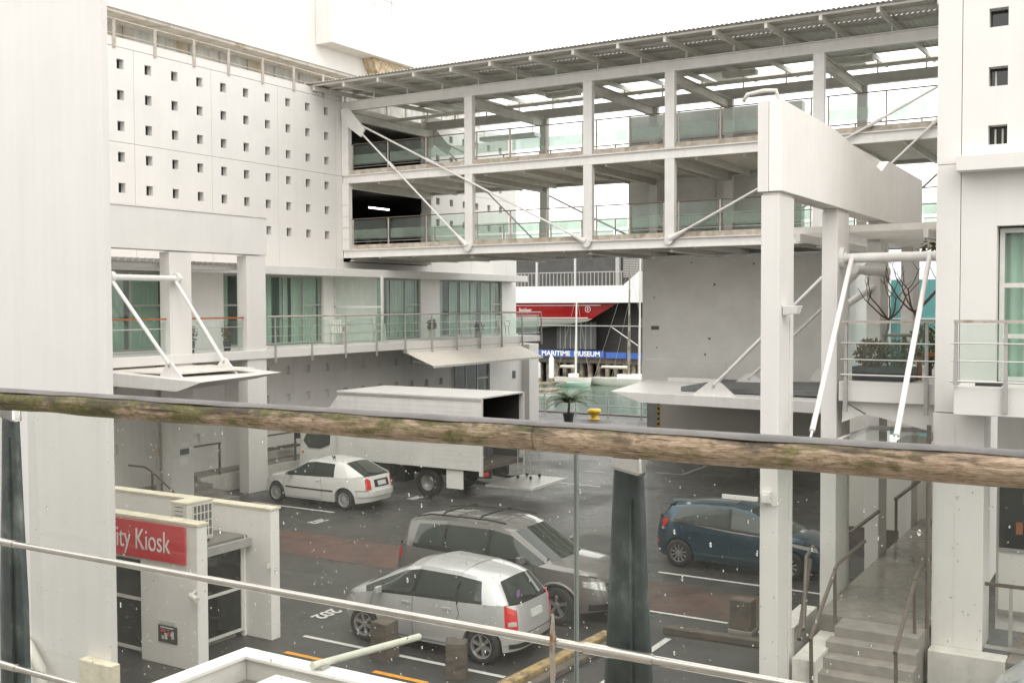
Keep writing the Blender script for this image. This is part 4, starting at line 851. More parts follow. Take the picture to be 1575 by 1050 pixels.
for i, (x, y, r, zt) in enumerate([(-50.3, 89.0, .45, .0), (-48.9, 89.6, .28, .45), (-51.4, 89.2, .28, -.3)]):
    t = thing('mooring_pile', (x-2.2, y+3, -3), ['thick white topped mooring pile with rust stains by the pontoon', 'slim tall white topped mooring pile by the pontoon', 'short mooring pile leaning beside the thick one'][i], 'pile')
    x -= 2.2; y += 3
    MB().tube((x, y, -3.5), (x, y, -1.4), r, r, n=10).build('lower_pile', K['pile'], t); MB().tube((x, y, -1.399), (x, y, zt), r, r*.95, n=10).build('sleeve', K['sign_white'], t); MB().tube((x, y, zt), (x, y, zt+.5), r*.95, .02, n=10).build('cap', K['sign_white'], t)
# quay fence, bollard, palm
qf = thing('quay_fence', (-25, 50.5, 0), 'low grey rail fence along the quay edge behind the palm', 'fence')
for x in np.arange(-34, -17.5, 1.9): MB().beam((x, 50.5, 0), (x, 50.5, 1.05), .06, .06).build('post', K['alum_dull'], qf)
for z in (1.05, .55, .15): MB().tube((-34, 50.5, z), (-17.9, 50.5, z), .025, n=6).build('rail', K['alum'], qf)
yb = thing('mooring_bollard', (-24.5, 48.9, 0), 'yellow mushroom shaped mooring bollard on the quay', 'bollard')
MB().lathe([(0,0),(.3,0),(.3,.05),(.2,.08),(.19,.3),(.34,.36),(.36,.46),(.3,.54),(0,.56)], (-24.5,48.9,0), n=18).build('bollard_body', K['yellow'], yb, smooth=True)
pa = thing('potted_palm', (-25.3, 47.6, 0), 'small feathery palm in a dark pot on the quay', 'palm')
MB().lathe([(0,0),(.22,0),(.3,.42),(.26,.42),(.24,.36),(0,.36)], (-25.3,47.6,0), n=14).build('pot', K['terracotta'], pa); MB().tube((-25.3,47.6,.4),(-25.25,47.6,1.0), .07, .05).build('trunk', K['bark'], pa)
fm = MB(); rg = np.random.RandomState(3)
for k in range(26):
    a = rg.uniform(0, 6.28); el = rg.uniform(.35, 1.25); ln = rg.uniform(.9, 1.6); p = Vector((-25.25, 47.6, .95)); d = Vector((math.cos(a)*math.cos(el), math.sin(a)*math.cos(el), math.sin(el)))
    for j in range(14):
        d = (d+Vector((0, 0, -.085))).normalized(); q = p+d*ln/14; side = d.cross(Vector((0,0,1))).normalized()
        for s in (-1, 1):
            tip = p+side*s*(.34*(1-abs(j-5)/12))+d*.16-Vector((0,0,.08)); fm.add([p, p+d*.075, tip], [(0,1,2)])
        fm.add([p-side*.008, p+side*.008, q+side*.008, q-side*.008], [(0,1,2,3)]); p = q
fm.build('fronds', K['leaf'], pa)
# ================================================================ CARS
def crom(P, n):
    """Catmull-Rom through rows of P (k x d), n samples per span, both ends included"""
    P = np.array(P, float); k = len(P); out = []
    for i in range(k-1):
        p0 = P[max(i-1, 0)]; p1 = P[i]; p2 = P[i+1]; p3 = P[min(i+2, k-1)]
        for j in range(n):
            t = j/n; out.append(.5*((2*p1)+(-p0+p2)*t+(2*p0-5*p1+4*p2-p3)*t*t+(-p0+3*p1-3*p2+p3)*t**3))
    out.append(P[-1]); return np.array(out)
class Car:
    def __init__(s, name, L, W, wheels, rw, belt, rec_f, rec_r, sill=.20, nf=3.0, nr=4.2, arch=1.16, bulge=.985):
        s.L, s.W, s.wheels, s.rw = L, W, wheels, rw; s.a, s.b = L/2, W/2; s.belt, s.rec_f, s.rec_r, s.sill = belt, rec_f, rec_r, sill; s.arch = arch
        s.nf, s.nr = nf, nr
        t = np.linspace(0, 2*np.pi, 6001)[:-1]; c, sn = np.cos(t), np.sin(t)
        n = np.where(c > 0, nf, nr)
        x = s.a*np.sign(c)*np.abs(c)**(2/n); y = s.b*np.sign(sn)*np.abs(sn)**(2/n)
        d = np.hypot(np.diff(np.r_[x, x[0]]), np.diff(np.r_[y, y[0]])); cum = np.r_[0, np.cumsum(d)]; s.per = cum[-1]
        s._s, s._x, s._y = cum, np.r_[x, x[0]], np.r_[y, y[0]]          # s=0 nose, increasing to +y side, tail at per/2
    def xy(s, q): q = np.mod(q, s.per); return np.interp(q, s._s, s._x), np.interp(q, s._s, s._y)
    def zbelt(s, x): return np.interp(x, [p[0] for p in s.belt], [p[1] for p in s.belt])
    def pt(s, q, z, off=0.):
        x, y = s.xy(q); e = 1e-3; x2, y2 = s.xy(q+e); tx, ty = x2-x, y2-y; n = np.hypot(tx, ty)+1e-12; nx, ny = ty/n, -tx/n
        zb = s.zbelt(x); zm = .52
        up = np.clip((z-zm)/(np.maximum(zb, zm+.1)-zm), 0, 1.3); lo = np.clip((zm-z)/(zm-s.sill), 0, 1.3)
        k = 1-.035*up**2-.055*lo**2
        wf = np.clip(x/s.a, 0, 1)**5; wr = np.clip(-x/s.a, 0, 1)**6
        x = x-wf*s.rec_f*up**1.4-wf*.05*lo**2+wr*s.rec_r*up**1.6+wr*.06*lo**2
        return np.array([x+nx*off, y*k+ny*off, z+0*x])
    def s_at_x(s, x, side):      # side +1 left, -1 right
        h = s._s <= s.per/2
        q = np.interp(-x, -s._x[h], s._s[h]); return q if side > 0 else s.per-q
    def s_at_y(s, y, front):
        q = s.per/4; h = (s._s <= s.per/4+.2) & (s._s >= 0)
        if front:
            m = s._s <= s.s_at_x(.3*s.a, 1); q = np.interp(abs(y), s._y[m], s._s[m]); return q if y >= 0 else s.per-q
        m = (s._s <= s.per/2) & (s._s >= s.s_at_x(-.3*s.a, 1)); q = np.interp(-abs(y), -s._y[m], s._s[m]); return q if y >= 0 else s.per-q
    def zlow(s, x, y):
        z = np.full_like(x, s.sill); wr = np.abs(x)/s.a; z = z+.05*np.clip((wr-.82)/.18, 0, 1)
        for xw in s.wheels:
            Rr = s.rw*s.arch; dx = np.abs(x-xw); z = np.where((dx < Rr) & (np.abs(y) > .5*s.b), np.maximum(z, s.rw+np.sqrt(np.maximum(Rr*Rr-dx*dx, 0))), z)
        return z
    def lower(s, m, N=420, rows=11):
        q = np.linspace(0, s.per, N, endpoint=False); x, y = s.xy(q); zl = s.zlow(x, y); zb = s.zbelt(x); vs = []
        for r in range(rows):
            v = r/(rows-1); P = s.pt(q, zl+(zb-zl)*v); vs.append(P.T)
        # inner lip
        P = s.pt(q, zl); inn = P.T.copy(); inn[:, 0] *= .99; inn[:, 1] *= .86
        vs = [inn]+vs; V = np.concatenate(vs)
        f = [(r*N+i, r*N+(i+1) % N, (r+1)*N+(i+1) % N, (r+1)*N+i) for r in range(rows) for i in range(N)]
        m.add(V, f)
    def beltpt(s, x, side):
        q = s.s_at_x(x, side); return s.pt(q, s.zbelt(s.xy(q)[0]))
    def patch(s, qs, lo, hi, off=.006, rows=5):
        """skin patch over perimeter positions qs with lower/upper z lists"""
        m = MB(); n = len(qs); vs = []
        for r in range(rows):
            v = r/(rows-1); vs.append(s.pt(np.array(qs), np.array(lo)+(np.array(hi)-np.array(lo))*v, off).T)
        V = np.concatenate(vs); m.add(V, [(r*n+i, r*n+i+1, (r+1)*n+i+1, (r+1)*n+i) for r in range(rows-1) for i in range(n-1)])
        c = V.copy(); 
        rim = [i for i in range(n)]+[r*n+n-1 for r in range(1, rows)]+[(rows-1)*n+i for i in range(n-2, -1, -1)]+[r*n for r in range(rows-2, 0, -1)]
        inner = V[rim]*np.array([.985, .97, 1]); o = len(V); k = len(rim)
        m.add(np.concatenate([V[rim], inner]), [(i, (i+1) % k, k+(i+1) % k, k+i) for i in range(k)])
        return m
def build_car(C, T, paint, root, stations, breaks, side_win, ws, rw_, trims=(), n=6, vs_glass=(1, 7), nv=8, pillar_mat='trim', roof_dark=False):
    """stations: (Bx | ('f',yB,yR) | ('r',yB,yR), (Rx,Rw,Rz), (Cx,Cz)); side_win: list of (j0,j1,name)"""
    body = MB(); C.lower(body)
    k = len(stations); Bx, RR, CC = [], [], []
    for stn in stations:
        if isinstance(stn[0], tuple):
            e, yB, yR = stn[0]; fr = e == 'f'
            pB, pR, pC = [C.pt(C.s_at_y(yy, fr), C.zbelt(C.a if fr else -C.a)) for yy in (yB, yR, .0)]
            zz = C.zbelt(C.a if fr else -C.a); Bx.append((pB[0], pB[1])); RR.append((pR[0], pR[1], zz)); CC.append((pC[0], zz))
        else:
            p = C.beltpt(stn[0], 1); Bx.append((p[0], p[1])); RR.append(stn[1]); CC.append(stn[2])
    def runs(P):
        br = [0]+sorted(breaks)+[k-1]; o = []
        for a, b in zip(br[:-1], br[1:]):
            seg = crom(P[a:b+1], n); o.append(seg if not o else seg[1:])
        return np.concatenate(o)
    fB, fR, fC = runs(Bx), runs(RR), runs(CC); NN = len(fB)
    Bp = []
    for i, (x, y) in enumerate(fB):
        if n <= i <= NN-1-n:
            p = C.beltpt(x, 1); q = C.s_at_x(x, 1); Bp.append((p[0], p[1], p[2]))
        else: Bp.append((x, y, C.zbelt(x)))
    Bp = np.array(Bp)
    cells = {}
    def sidept(i, v):      # v 0 belt .. 1 roof edge, slight outward bow
        p = Bp[i]*(1-v)+fR[i]*v; p = p.copy(); h = max(0, fR[i][2]-Bp[i][2]); p[1] += .05*h*4*v*(1-v); return p
    def toppt(i, u):       # u 0 edge .. 1 centre
        sx = 1-u; y = fR[i][1]*sx; w = sx**2.2
        return np.array([fC[i][0]+(fR[i][0]-fC[i][0])*w, y, fC[i][1]+(fR[i][2]-fC[i][1])*w])
    glass = {}
    for sd in (1, -1):
        fl = np.array([1, sd, 1])
        for kind, fn, nn in (('s', sidept, nv), ('t', toppt, nv)):
            G = [[fn(i, v/nn)*fl for v in range(nn+1)] for i in range(NN)]
            for i in range(NN-1):
                j = i//n; ii = i % n
                for v in range(nn):
                    quad = [G[i][v], G[i+1][v], G[i+1][v+1], G[i][v+1]]; key = None; trim = False
                    if kind == 's':
                        for (j0, j1, nm) in side_win:
                            if j0 <= j < j1:
                                edge = (j == j0 and ii == 0) or (j == j1-1 and ii == n-1)
                                if vs_glass[0] <= v < vs_glass[1] and not (edge and j1-j0 < 0): key = (nm, sd)
                                elif v == 0: trim = True
                        for (j0, j1) in trims:
                            if j0 <= j < j1 and vs_glass[0]-1 <= v < vs_glass[1]: trim = True
                    else:
                        if ws[0] <= j < ws[1]: key = ('windshield', 0) if v >= 1 else None
                        if rw_[0] <= j < rw_[1]:
                            if v >= 2 and not (j == rw_[1]-1 and ii == n-1): key = ('rear_window', 0)
                            elif v >= 1: trim = True
                    if key: glass.setdefault(key, MB()).add(quad, [(0,1,2,3)])
                    else:
                        body.cur = 1 if trim else 0; body.add(quad, [(0,1,2,3)]); body.cur = 0
    # underbody and wheel wells
    body.cur = 1
    body.box(-C.a*.80, C.a*.76, -C.b*.80, C.b*.80, C.sill+.02, C.sill+.06)
    body.box(-C.a*.86, C.a*.80, -C.b*.66, C.b*.66, C.sill+.02, min(p[1] for p in C.belt)-.06); body.cur = 0
    me = body.mesh('body', [paint, K['trim']], True)
    bm = bmesh.new(); bm.from_mesh(me); bmesh.ops.remove_doubles(bm, verts=bm.verts, dist=.0015); bmesh.ops.recalc_face_normals(bm, faces=bm.faces); bm.to_mesh(me); bm.free()
    me.polygons.foreach_set('use_smooth', [True]*len(me.polygons))
    try: me.set_sharp_from_angle(angle=R(38))
    except Exception: pass
    place('body', me, root)
    for (nm, sd), g in glass.items():
        gm = g.mesh(nm, K['car_glass'], True); bm = bmesh.new(); bm.from_mesh(gm); bmesh.ops.remove_doubles(bm, verts=bm.verts, dist=.0015); bmesh.ops.recalc_face_normals(bm, faces=bm.faces); bm.to_mesh(gm); bm.free()
        place(nm, gm, root)
def wheel(root, x, y, r, w, spokes, kind='rim', side=1, twist=0.):
    t = MB(); h = w/2
    t.lathe([(r*.62, -h), (r*.80, -h*1.02), (r*.95, -h*.92), (r, -h*.6), (r, h*.6), (r*.95, h*.92), (r*.80, h*1.02), (r*.66, h*.96), (r*.62, h*.7)], (0, 0, 0), 'y', 36)
    to = t.build('wheel', K['tyre'], root, smooth=True); to.location = (x, y, r)
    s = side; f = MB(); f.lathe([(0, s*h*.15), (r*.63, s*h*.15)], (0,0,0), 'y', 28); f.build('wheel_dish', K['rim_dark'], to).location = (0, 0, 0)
    m = MB(); m.lathe([(r*.64, s*h*.75), (r*.67, s*h*.98), (r*.60, s*h*.93), (r*.57, s*h*.5), (r*.60, s*h*.2)], (0,0,0), 'y', 36)
    m.lathe([(0, s*h*.82), (r*.13, s*h*.80), (r*.16, s*h*.6), (r*.16, s*h*.2)], (0,0,0), 'y', 18)
    for k in range(spokes):
        a = 6.28318*k/spokes+.3
        def P(rad, da, d): return (rad*math.cos(a+da), s*h*d, rad*math.sin(a+da))
        w0, w1 = (.32, .15) if spokes <= 6 else (.2, .085)
        m.add([P(r*.12, -w0*2, .68), P(r*.12, w0*2, .68), P(r*.60, w1, .80), P(r*.60, -w1, .80), P(r*.12, -w0*2, .3), P(r*.12, w0*2, .3), P(r*.60, w1*1.1, .3), P(r*.60, -w1*1.1, .3)], [(0,1,2,3),(0,3,7,4),(1,5,6,2)])
    ro = m.build('wheel_rim', K[kind], to); ro.location = (0, 0, 0)
def put_wheels(C, root, spokes, kind, tw=.19):
    for xw in C.wheels:
        for s in (1, -1): wheel(root, xw, s*(C.b-.035-tw/2), C.rw, tw, spokes, kind, s)
def mirror_(C, root, x, z, paint, sc=1.):
    for s in (1, -1):
        p = C.beltpt(x, s); m = MB(); y = p[1]; z0 = z
        m.hexa([(x-.05*sc, y+s*.06, z0), (x+.06*sc, y+s*.05, z0+.01), (x+.05*sc, y+s*.20*sc, z0+.02), (x-.05*sc, y+s*.21*sc, z0+.02), (x-.05*sc, y+s*.05, z0+.13*sc), (x+.03*sc, y+s*.05, z0+.12*sc), (x+.02*sc, y+s*.19*sc, z0+.13*sc), (x-.05*sc, y+s*.20*sc, z0+.13*sc)])
        o = m.build('door_mirror', paint, root, bevel=.02); m2 = MB(); m2.beam((x, y-s*.02, z0+.02), (x, y+s*.08, z0+.04), .05, .04); m2.build('mirror_arm', K['trim'], o)
def seam(C, root, side, pts, w=.009, off=.0035, name='door_seam'):
    """dark panel gap along (x,z) polyline on the body side"""
    m = MB(); P = []
    for (x0, z0), (x1, z1) in zip(pts[:-1], pts[1:]):
        for k in range(6): P.append((x0+(x1-x0)*k/6, z0+(z1-z0)*k/6))
    P.append(pts[-1]); V = []
    for i, (x, z) in enumerate(P):
        a, b = P[max(i-1, 0)], P[min(i+1, len(P)-1)]; dx, dz = b[0]-a[0], b[1]-a[1]; l = math.hypot(dx, dz) or 1; nx, nz = -dz/l*w/2, dx/l*w/2
        for sg in (1, -1): V.append(C.pt(C.s_at_x(x+sg*nx, side), z+sg*nz, off))
    m.add(V, [(2*i, 2*i+1, 2*i+3, 2*i+2) for i in range(len(P)-1)]); m.build(name, K['trim'], root)
def qr(C, a, b, n): return list(np.linspace(a, b, n))
def plate(C, root, front, z, txt=None, w=.36, h=.12):
    q0 = C.s_at_y(w/2, front); q1 = C.s_at_y(-w/2, front)
    if front: q1 -= C.per
    qs = np.linspace(min(q0, q1), max(q0, q1), 9); C.patch(qs, [z]*9, [z+h]*9, .018).build('number_plate', K['plate'], root)
# ---- silver compact wagon
def paint(name, c, metal, rough=.3): return mat(name, c, rough, .04, 2, metal=metal, coat=.8, obj=True)
P_silver = paint('silver_paint', (.58, .585, .59), .4); P_white = paint('white_paint', (.72, .715, .69), 0.); P_grey = paint('warm_grey_paint', (.185, .176, .169), .35); P_blue = paint('dark_teal_blue_paint', (.016, .055, .085), .3, .25); P_pale = paint('pale_silver_paint', (.45, .48, .5), .5)
root = lthing('silver_car', (-10.72, 15.43, 0), math.pi, 'silver compact hatchback parked between timber bollards and a grey wagon', 'car')
C = Car('jazz', 3.86, 1.69, (1.13, -1.32), .305, [(-1.93, .99), (-1.2, .985), (0, .955), (.95, .91), (1.4, .80), (1.93, .66)], .13, .07, nf=2.8, nr=4.6)
b = C.b
build_car(C, None, P_silver, root, [(('f', .62, .40), 0, 0), (1.55, (1.58, .58, .80), (1.62, .83)), (1.12, (1.22, .60, .945), (1.32, .97)), (.66, (.24, .59, 1.385), (.34, 1.425)), (.10, (.0, .605, 1.44), (.04, 1.485)), (.03, (-.08, .605, 1.445), (-.03, 1.49)), (-.80, (-.78, .59, 1.42), (-.78, 1.475)), (-.87, (-.85, .588, 1.412), (-.85, 1.468)), (-1.34, (-1.20, .565, 1.36), (-1.24, 1.42)), (-1.62, (-1.46, .53, 1.30), (-1.55, 1.365)), (('r', .80, .70), 0, 0)], [2, 3, 9],
          [(2, 4, 'front_side_window'), (5, 6, 'rear_side_window'), (7, 8, 'quarter_window')], (2, 3), (9, 10), trims=[(4, 5), (6, 7)])
put_wheels(C, root, 6, 'rim'); mirror_(C, root, .72, .93, P_silver)
for s in (1, -1):
    q0, q1 = C.s_at_x(-1.72, s), C.s_at_y(s*.54, False); qs = np.linspace(q0, q1, 10); k = np.linspace(0, 1, 10)
    C.patch(qs, .56+.03*k, 1.0-.10*k, .012).build('tail_light', K['lens_red'], root); C.patch(qs[2:9], .66+.0*k[2:9], .73+.0*k[2:9], .018).build('tail_light_band', K['lens_clear'], root)
    q0, q1 = C.s_at_x(1.45, s), C.s_at_y(s*.45, True); q1 = q1 if s > 0 else q1; qs = np.linspace(q0, q1, 8); C.patch(qs, [.55]*8, [.70]*8, .01).build('headlight', K['lens_clear'], root)
    seam(C, root, s, [(.98, .30), (1.0, .6), (.92, .9)]); seam(C, root, s, [(.04, .24), (.05, .6), (.05, .94)]); seam(C, root, s, [(.95, .26), (-.80, .25)]); seam(C, root, s, [(-.84, .97), (-.90, .78), (-.80, .55)])
    for x in (.18, -.66): C.patch(np.linspace(C.s_at_x(x+.09, s), C.s_at_x(x-.09, s), 5), [.83]*5, [.86]*5, .025).build('door_handle', P_silver, root)
    C.patch(np.linspace(C.s_at_x(-1.63, s), C.s_at_x(-1.90, s), 5), [.33]*5, [.335]*5, .004).build('bumper_seam', K['trim'], root)
plate(C, root, False, .72); qs = np.linspace(C.s_at_y(.66, False), C.s_at_y(-.66, False), 15); C.patch(qs, [.50]*15, [.512]*15, .004).build('bumper_seam', K['trim'], root); C.patch(qs, [.28]*15, [.36]*15, .008).build('lower_valance', K['trim'], root)
m = MB(); m.beam((-1.88, -.1, 1.02), (-1.80, .32, 1.10), .02, .015); m.build('rear_wiper', K['trim'], root)
st_ = MB(); st_.add([(-1.815+.02, .40+.06*math.cos(6.28*k/8), 1.15+.07*math.sin(6.28*k/8)) for k in range(8)], [tuple(range(8))]); st_.build('window_sticker', mat('purple_sticker', (.35, .16, .42), .5, .2, 30), root)
# ---- white three-door hatchback
root = lthing('white_car', (-21.25, 24.58, 0), math.pi, 'white three door hatchback parked nose in beside the portal column', 'car')
C = Car('civic', 4.18, 1.70, (1.31, -1.31), .30, [(-2.09, .97), (-1.4, .93), (0, .885), (1.0, .86), (1.6, .77), (2.09, .64)], .10, .12, nf=3.2, nr=4.2)
build_car(C, None, P_white, root, [(('f', .66, .44), 0, 0), (1.6, (1.65, .6, .78), (1.75, .80)), (.98, (1.05, .62, .90), (1.18, .92)), (.55, (.18, .56, 1.30), (.26, 1.34)), (-.12, (-.12, .575, 1.345), (-.1, 1.385)), (-.18, (-.18, .575, 1.345), (-.16, 1.385)), (-.95, (-.82, .555, 1.32), (-.8, 1.365)), (-1.10, (-.95, .55, 1.305), (-.95, 1.35)), (-1.45, (-1.12, .54, 1.28), (-1.18, 1.325)), (('r', .78, .66), 0, 0)], [2, 3, 8],
          [(2, 4, 'front_side_window'), (5, 6, 'rear_side_window')], (2, 3), (8, 9), trims=[(4, 5)])
put_wheels(C, root, 12, 'hubcap'); mirror_(C, root, .62, .88, K['trim'])
for s in (1, -1):
    q0, q1 = C.s_at_x(-1.96, s), C.s_at_y(s*.46, False); qs = np.linspace(q0, q1, 8); C.patch(qs, [.60]*8, [.88, .90, .92, .92, .91, .90, .88, .86], .012).build('tail_light', K['lens_red'], root)
    qs = np.linspace(C.s_at_x(1.75, s), C.s_at_y(s*.42, True), 8); C.patch(qs, [.52]*8, [.65]*8, .01).build('headlight', K['lens_clear'], root)
    seam(C, root, s, [(.98, .28), (1.0, .6), (.9, .86)]); seam(C, root, s, [(-.5, .26), (-.5, .6), (-.46, .88)]); seam(C, root, s, [(.95, .24), (-.5, .24)])
    C.patch(np.linspace(C.s_at_x(.9, s), C.s_at_x(-.92, s), 14), [.50]*14, [.54]*14, .014).build('side_moulding', K['trim'], root)
    C.patch(np.linspace(C.s_at_x(-1.70, s), C.s_at_x(-2.02, s), 6), [.55]*6, [.575]*6, .014).build('bumper_strip', K['trim'], root)
    C.patch(np.linspace(C.s_at_x(-.28, s), C.s_at_x(-.44, s), 4), [.78]*4, [.81]*4, .025).build('door_handle', P_white, root)
plate(C, root, False, .70); qs = np.linspace(C.s_at_y(.32, False), C.s_at_y(-.32, False), 11); C.patch(qs, [.655]*11, [.865]*11, .008).build('plate_recess', K['trim'], root)
qs = np.linspace(C.s_at_x(-1.75, 1), C.s_at_x(-1.75, -1), 25); C.patch(qs, [.40]*25, [.56]*25, .035).build('rear_bumper', P_white, root)
qs = np.linspace(C.s_at_x(1.75, -1)-C.per, C.s_at_x(1.75, 1), 25); C.patch(qs, [.28]*25, [.48]*25, .035).build('front_bumper', P_white, root)
m = MB(); m.beam((-1.95, -.05, 1.0), (-1.78, .3, 1.05), .02, .015); m.build('rear_wiper', K['trim'], root)
# ---- grey seven-seat wagon
root = lthing('grey_wagon', (-10.86, 18.02, 0), 0, 'large grey wagon with black roof bars parked behind the silver hatchback', 'car')
C = Car('journey', 4.86, 1.86, (1.48, -1.42), .36, [(-2.43, 1.08), (-1.6, 1.08), (0, 1.06), (1.1, 1.04), (1.8, .98), (2.43, .84)], .12, .10, sill=.25, nf=3.2, nr=4.4, arch=1.14)
build_car(C, None, P_grey, root, [(('f', .72, .48), 0, 0), (1.95, (1.95, .68, .99), (2.02, 1.02)), (1.10, (1.2, .70, 1.08), (1.34, 1.11)), (.70, (.40, .65, 1.57), (.52, 1.61)), (.05, (.02, .665, 1.65), (.05, 1.685)), (-.03, (-.06, .665, 1.652), (-.03, 1.687)), (-.98, (-1.0, .65, 1.645), (-1.0, 1.68)), (-1.06, (-1.08, .65, 1.64), (-1.08, 1.675)), (-1.85, (-1.72, .63, 1.58), (-1.75, 1.62)), (-2.05, (-2.02, .60, 1.53), (-2.10, 1.57)), (('r', .86, .74), 0, 0)], [2, 3, 9],
          [(2, 4, 'front_side_window'), (5, 6, 'rear_side_window'), (7, 8, 'quarter_window')], (2, 3), (9, 10), trims=[(4, 5), (6, 7)])
put_wheels(C, root, 5, 'rim', .22); mirror_(C, root, .82, 1.07, P_grey, 1.15)
for s in (1, -1):
    q0, q1 = C.s_at_x(-2.18, s), C.s_at_y(s*.70, False); qs = np.linspace(q0, q1, 8); C.patch(qs, [.80]*8, [1.02]*8, .014).build('tail_light', K['lens_red'], root)
    qs = np.linspace(C.s_at_x(1.98, s), C.s_at_y(s*.48, True), 9); C.patch(qs, np.linspace(.74, .66, 9), np.linspace(.84, .82, 9), .012).build('headlight', K['lens_clear'], root)
    seam(C, root, s, [(1.08, .33), (1.1, .7), (1.0, 1.02)]); seam(C, root, s, [(0, .3), (0, .7), (0, 1.04)]); seam(C, root, s, [(-1.0, .95), (-.92, .7), (-.88, .4)]); seam(C, root, s, [(1.05, .30), (-.9, .30)])
    for x in (.12, -.86): C.patch(np.linspace(C.s_at_x(x+.1, s), C.s_at_x(x-.1, s), 5), [.90]*5, [.93]*5, .025).build('door_handle', P_grey, root)
    for xw in C.wheels:      # flared arch lips
        m = MB(); Rr = C.rw*1.15; pts = []
        for k in range(19):
            a = math.pi*k/18; x = xw+Rr*math.cos(a); z = C.rw+Rr*math.sin(a); pts.append(C.pt(C.s_at_x(x, s), max(z, .28), .02))
        m.path([Vector(p) for p in pts], .035, 6); m.build('arch_flare', P_grey, root, smooth=True)
    m = MB(); m.path([(.25, s*.60, 1.70), (-.2, s*.60, 1.735), (-1.5, s*.58, 1.715), (-1.85, s*.57, 1.64)], .018, 6); m.build('roof_rail', K['trim'], root)
for x in (-.35, -1.2): m = MB(); m.path([(x, -.62, 1.73), (x, -.5, 1.775), (x, .5, 1.775), (x, .62, 1.73)], .02, 6); m.build('roof_bar', K['trim'], root)
qs = np.linspace(C.s_at_y(-.44, True)-C.per, C.s_at_y(.44, True), 13); C.patch(qs, [.60]*13, [.78]*13, .008).build('grille', K['trim'], root); C.patch(qs, [.68]*13, [.70]*13, .02).build('grille_bar', K['chrome'], root)
qs = np.linspace(C.s_at_y(-.7, True)-C.per, C.s_at_y(.7, True), 15); C.patch(qs, [.30]*15, [.42]*15, .008).build('lower_grille', K['trim'], root); plate(C, root, True, .46)
m = MB(); m.tube((-2.0, .0, 1.56), (-2.45, 0, 1.95), .004, n=4); m.build('aerial', K['trim'], root)
for s in (-.35, .3): m = MB(); m.beam((1.18, s-.3, 1.13), (1.08, s+.3, 1.17), .02, .015); m.build('wiper', K['trim'], root)
# ---- dark blue hatchback
root = lthing('blue_car', (-7.86, 23.18, 0), 0, 'dark blue five door hatchback half hidden by the portal columns', 'car')
C = Car('fiesta', 3.95, 1.71, (1.24, -1.25), .31, [(-1.97, 1.05), (-1.2, 1.02), (0, .92), (.95, .87), (1.45, .82), (1.97, .66)], .13, .10, nf=2.9, nr=3.6)
build_car(C, None, P_blue, root, [(('f', .62, .42), 0, 0), (1.5, (1.52, .60, .83), (1.6, .87)), (1.08, (1.18, .62, .93), (1.3, .96)), (.62, (.26, .57, 1.36), (.36, 1.40)), (-.02, (-.06, .585, 1.43), (-.03, 1.47)), (-.10, (-.14, .585, 1.43), (-.10, 1.47)), (-.98, (-.95, .565, 1.405), (-.95, 1.445)), (-1.42, (-1.22, .55, 1.36), (-1.25, 1.41)), (-1.66, (-1.52, .53, 1.32), (-1.66, 1.385)), (('r', .78, .66), 0, 0)], [2, 3, 8],
          [(2, 4, 'front_side_window'), (5, 7, 'rear_side_window')], (2, 3), (8, 9), trims=[(4, 5)])
put_wheels(C, root, 10, 'rim'); mirror_(C, root, .78, .90, P_blue)
for s in (1, -1):
    q0, q1 = C.s_at_x(-1.55, s), C.s_at_y(s*.66, False); qs = np.linspace(q0, q1, 9); C.patch(qs, np.linspace(.98, .80, 9), np.linspace(1.07, 1.02, 9), .014).build('tail_light', K['lens_red'], root); C.patch(qs[5:], [.80]*4, [.85]*4, .018).build('reverse_lamp', K['lens_clear'], root)
    qs = np.linspace(C.s_at_x(1.30, s), C.s_at_y(s*.50, True), 9); C.patch(qs, np.linspace(.74, .60, 9), np.linspace(.80, .70, 9), .012).build('headlight', K['lens_clear'], root)
    # bright waist moulding under the side glass
    C.patch(np.linspace(C.s_at_x(.85, s), C.s_at_x(-1.42, s), 20), C.zbelt(np.linspace(.85, -1.42, 20))-.012, C.zbelt(np.linspace(.85, -1.42, 20))+.012, .016).build('waist_moulding', K['chrome'], root)
    seam(C, root, s, [(.98, .28), (1.0, .6), (.9, .86)]); seam(C, root, s, [(-.08, .26), (-.06, .6), (-.06, .9)]); seam(C, root, s, [(-.80, .4), (-.95, .75), (-.98, .98)]); seam(C, root, s, [(.95, .25), (-.75, .25)])
    for x in (.05, -.82): C.patch(np.linspace(C.s_at_x(x+.09, s), C.s_at_x(x-.09, s), 5), [.80+.02*(x < 0)]*5, [.83+.02*(x < 0)]*5, .025).build('door_handle', P_blue, root)
    C.patch(np.linspace(C.s_at_x(-1.88, s), C.s_at_y(s*.6, False), 6), [.46]*6, [.53]*6, .01).build('reflector', K['lens_red'], root)
m = MB(); m.hexa([(-1.50, -.54, 1.345), (-1.50, .54, 1.345), (-1.80, .50, 1.335), (-1.80, -.50, 1.335), (-1.45, -.54, 1.385), (-1.45, .54, 1.385), (-1.82, .50, 1.355), (-1.82, -.50, 1.355)]); m.build('roof_spoiler', P_blue, root, bevel=.012)
plate(C, root, False, .62); plate(C, root, True, .42)
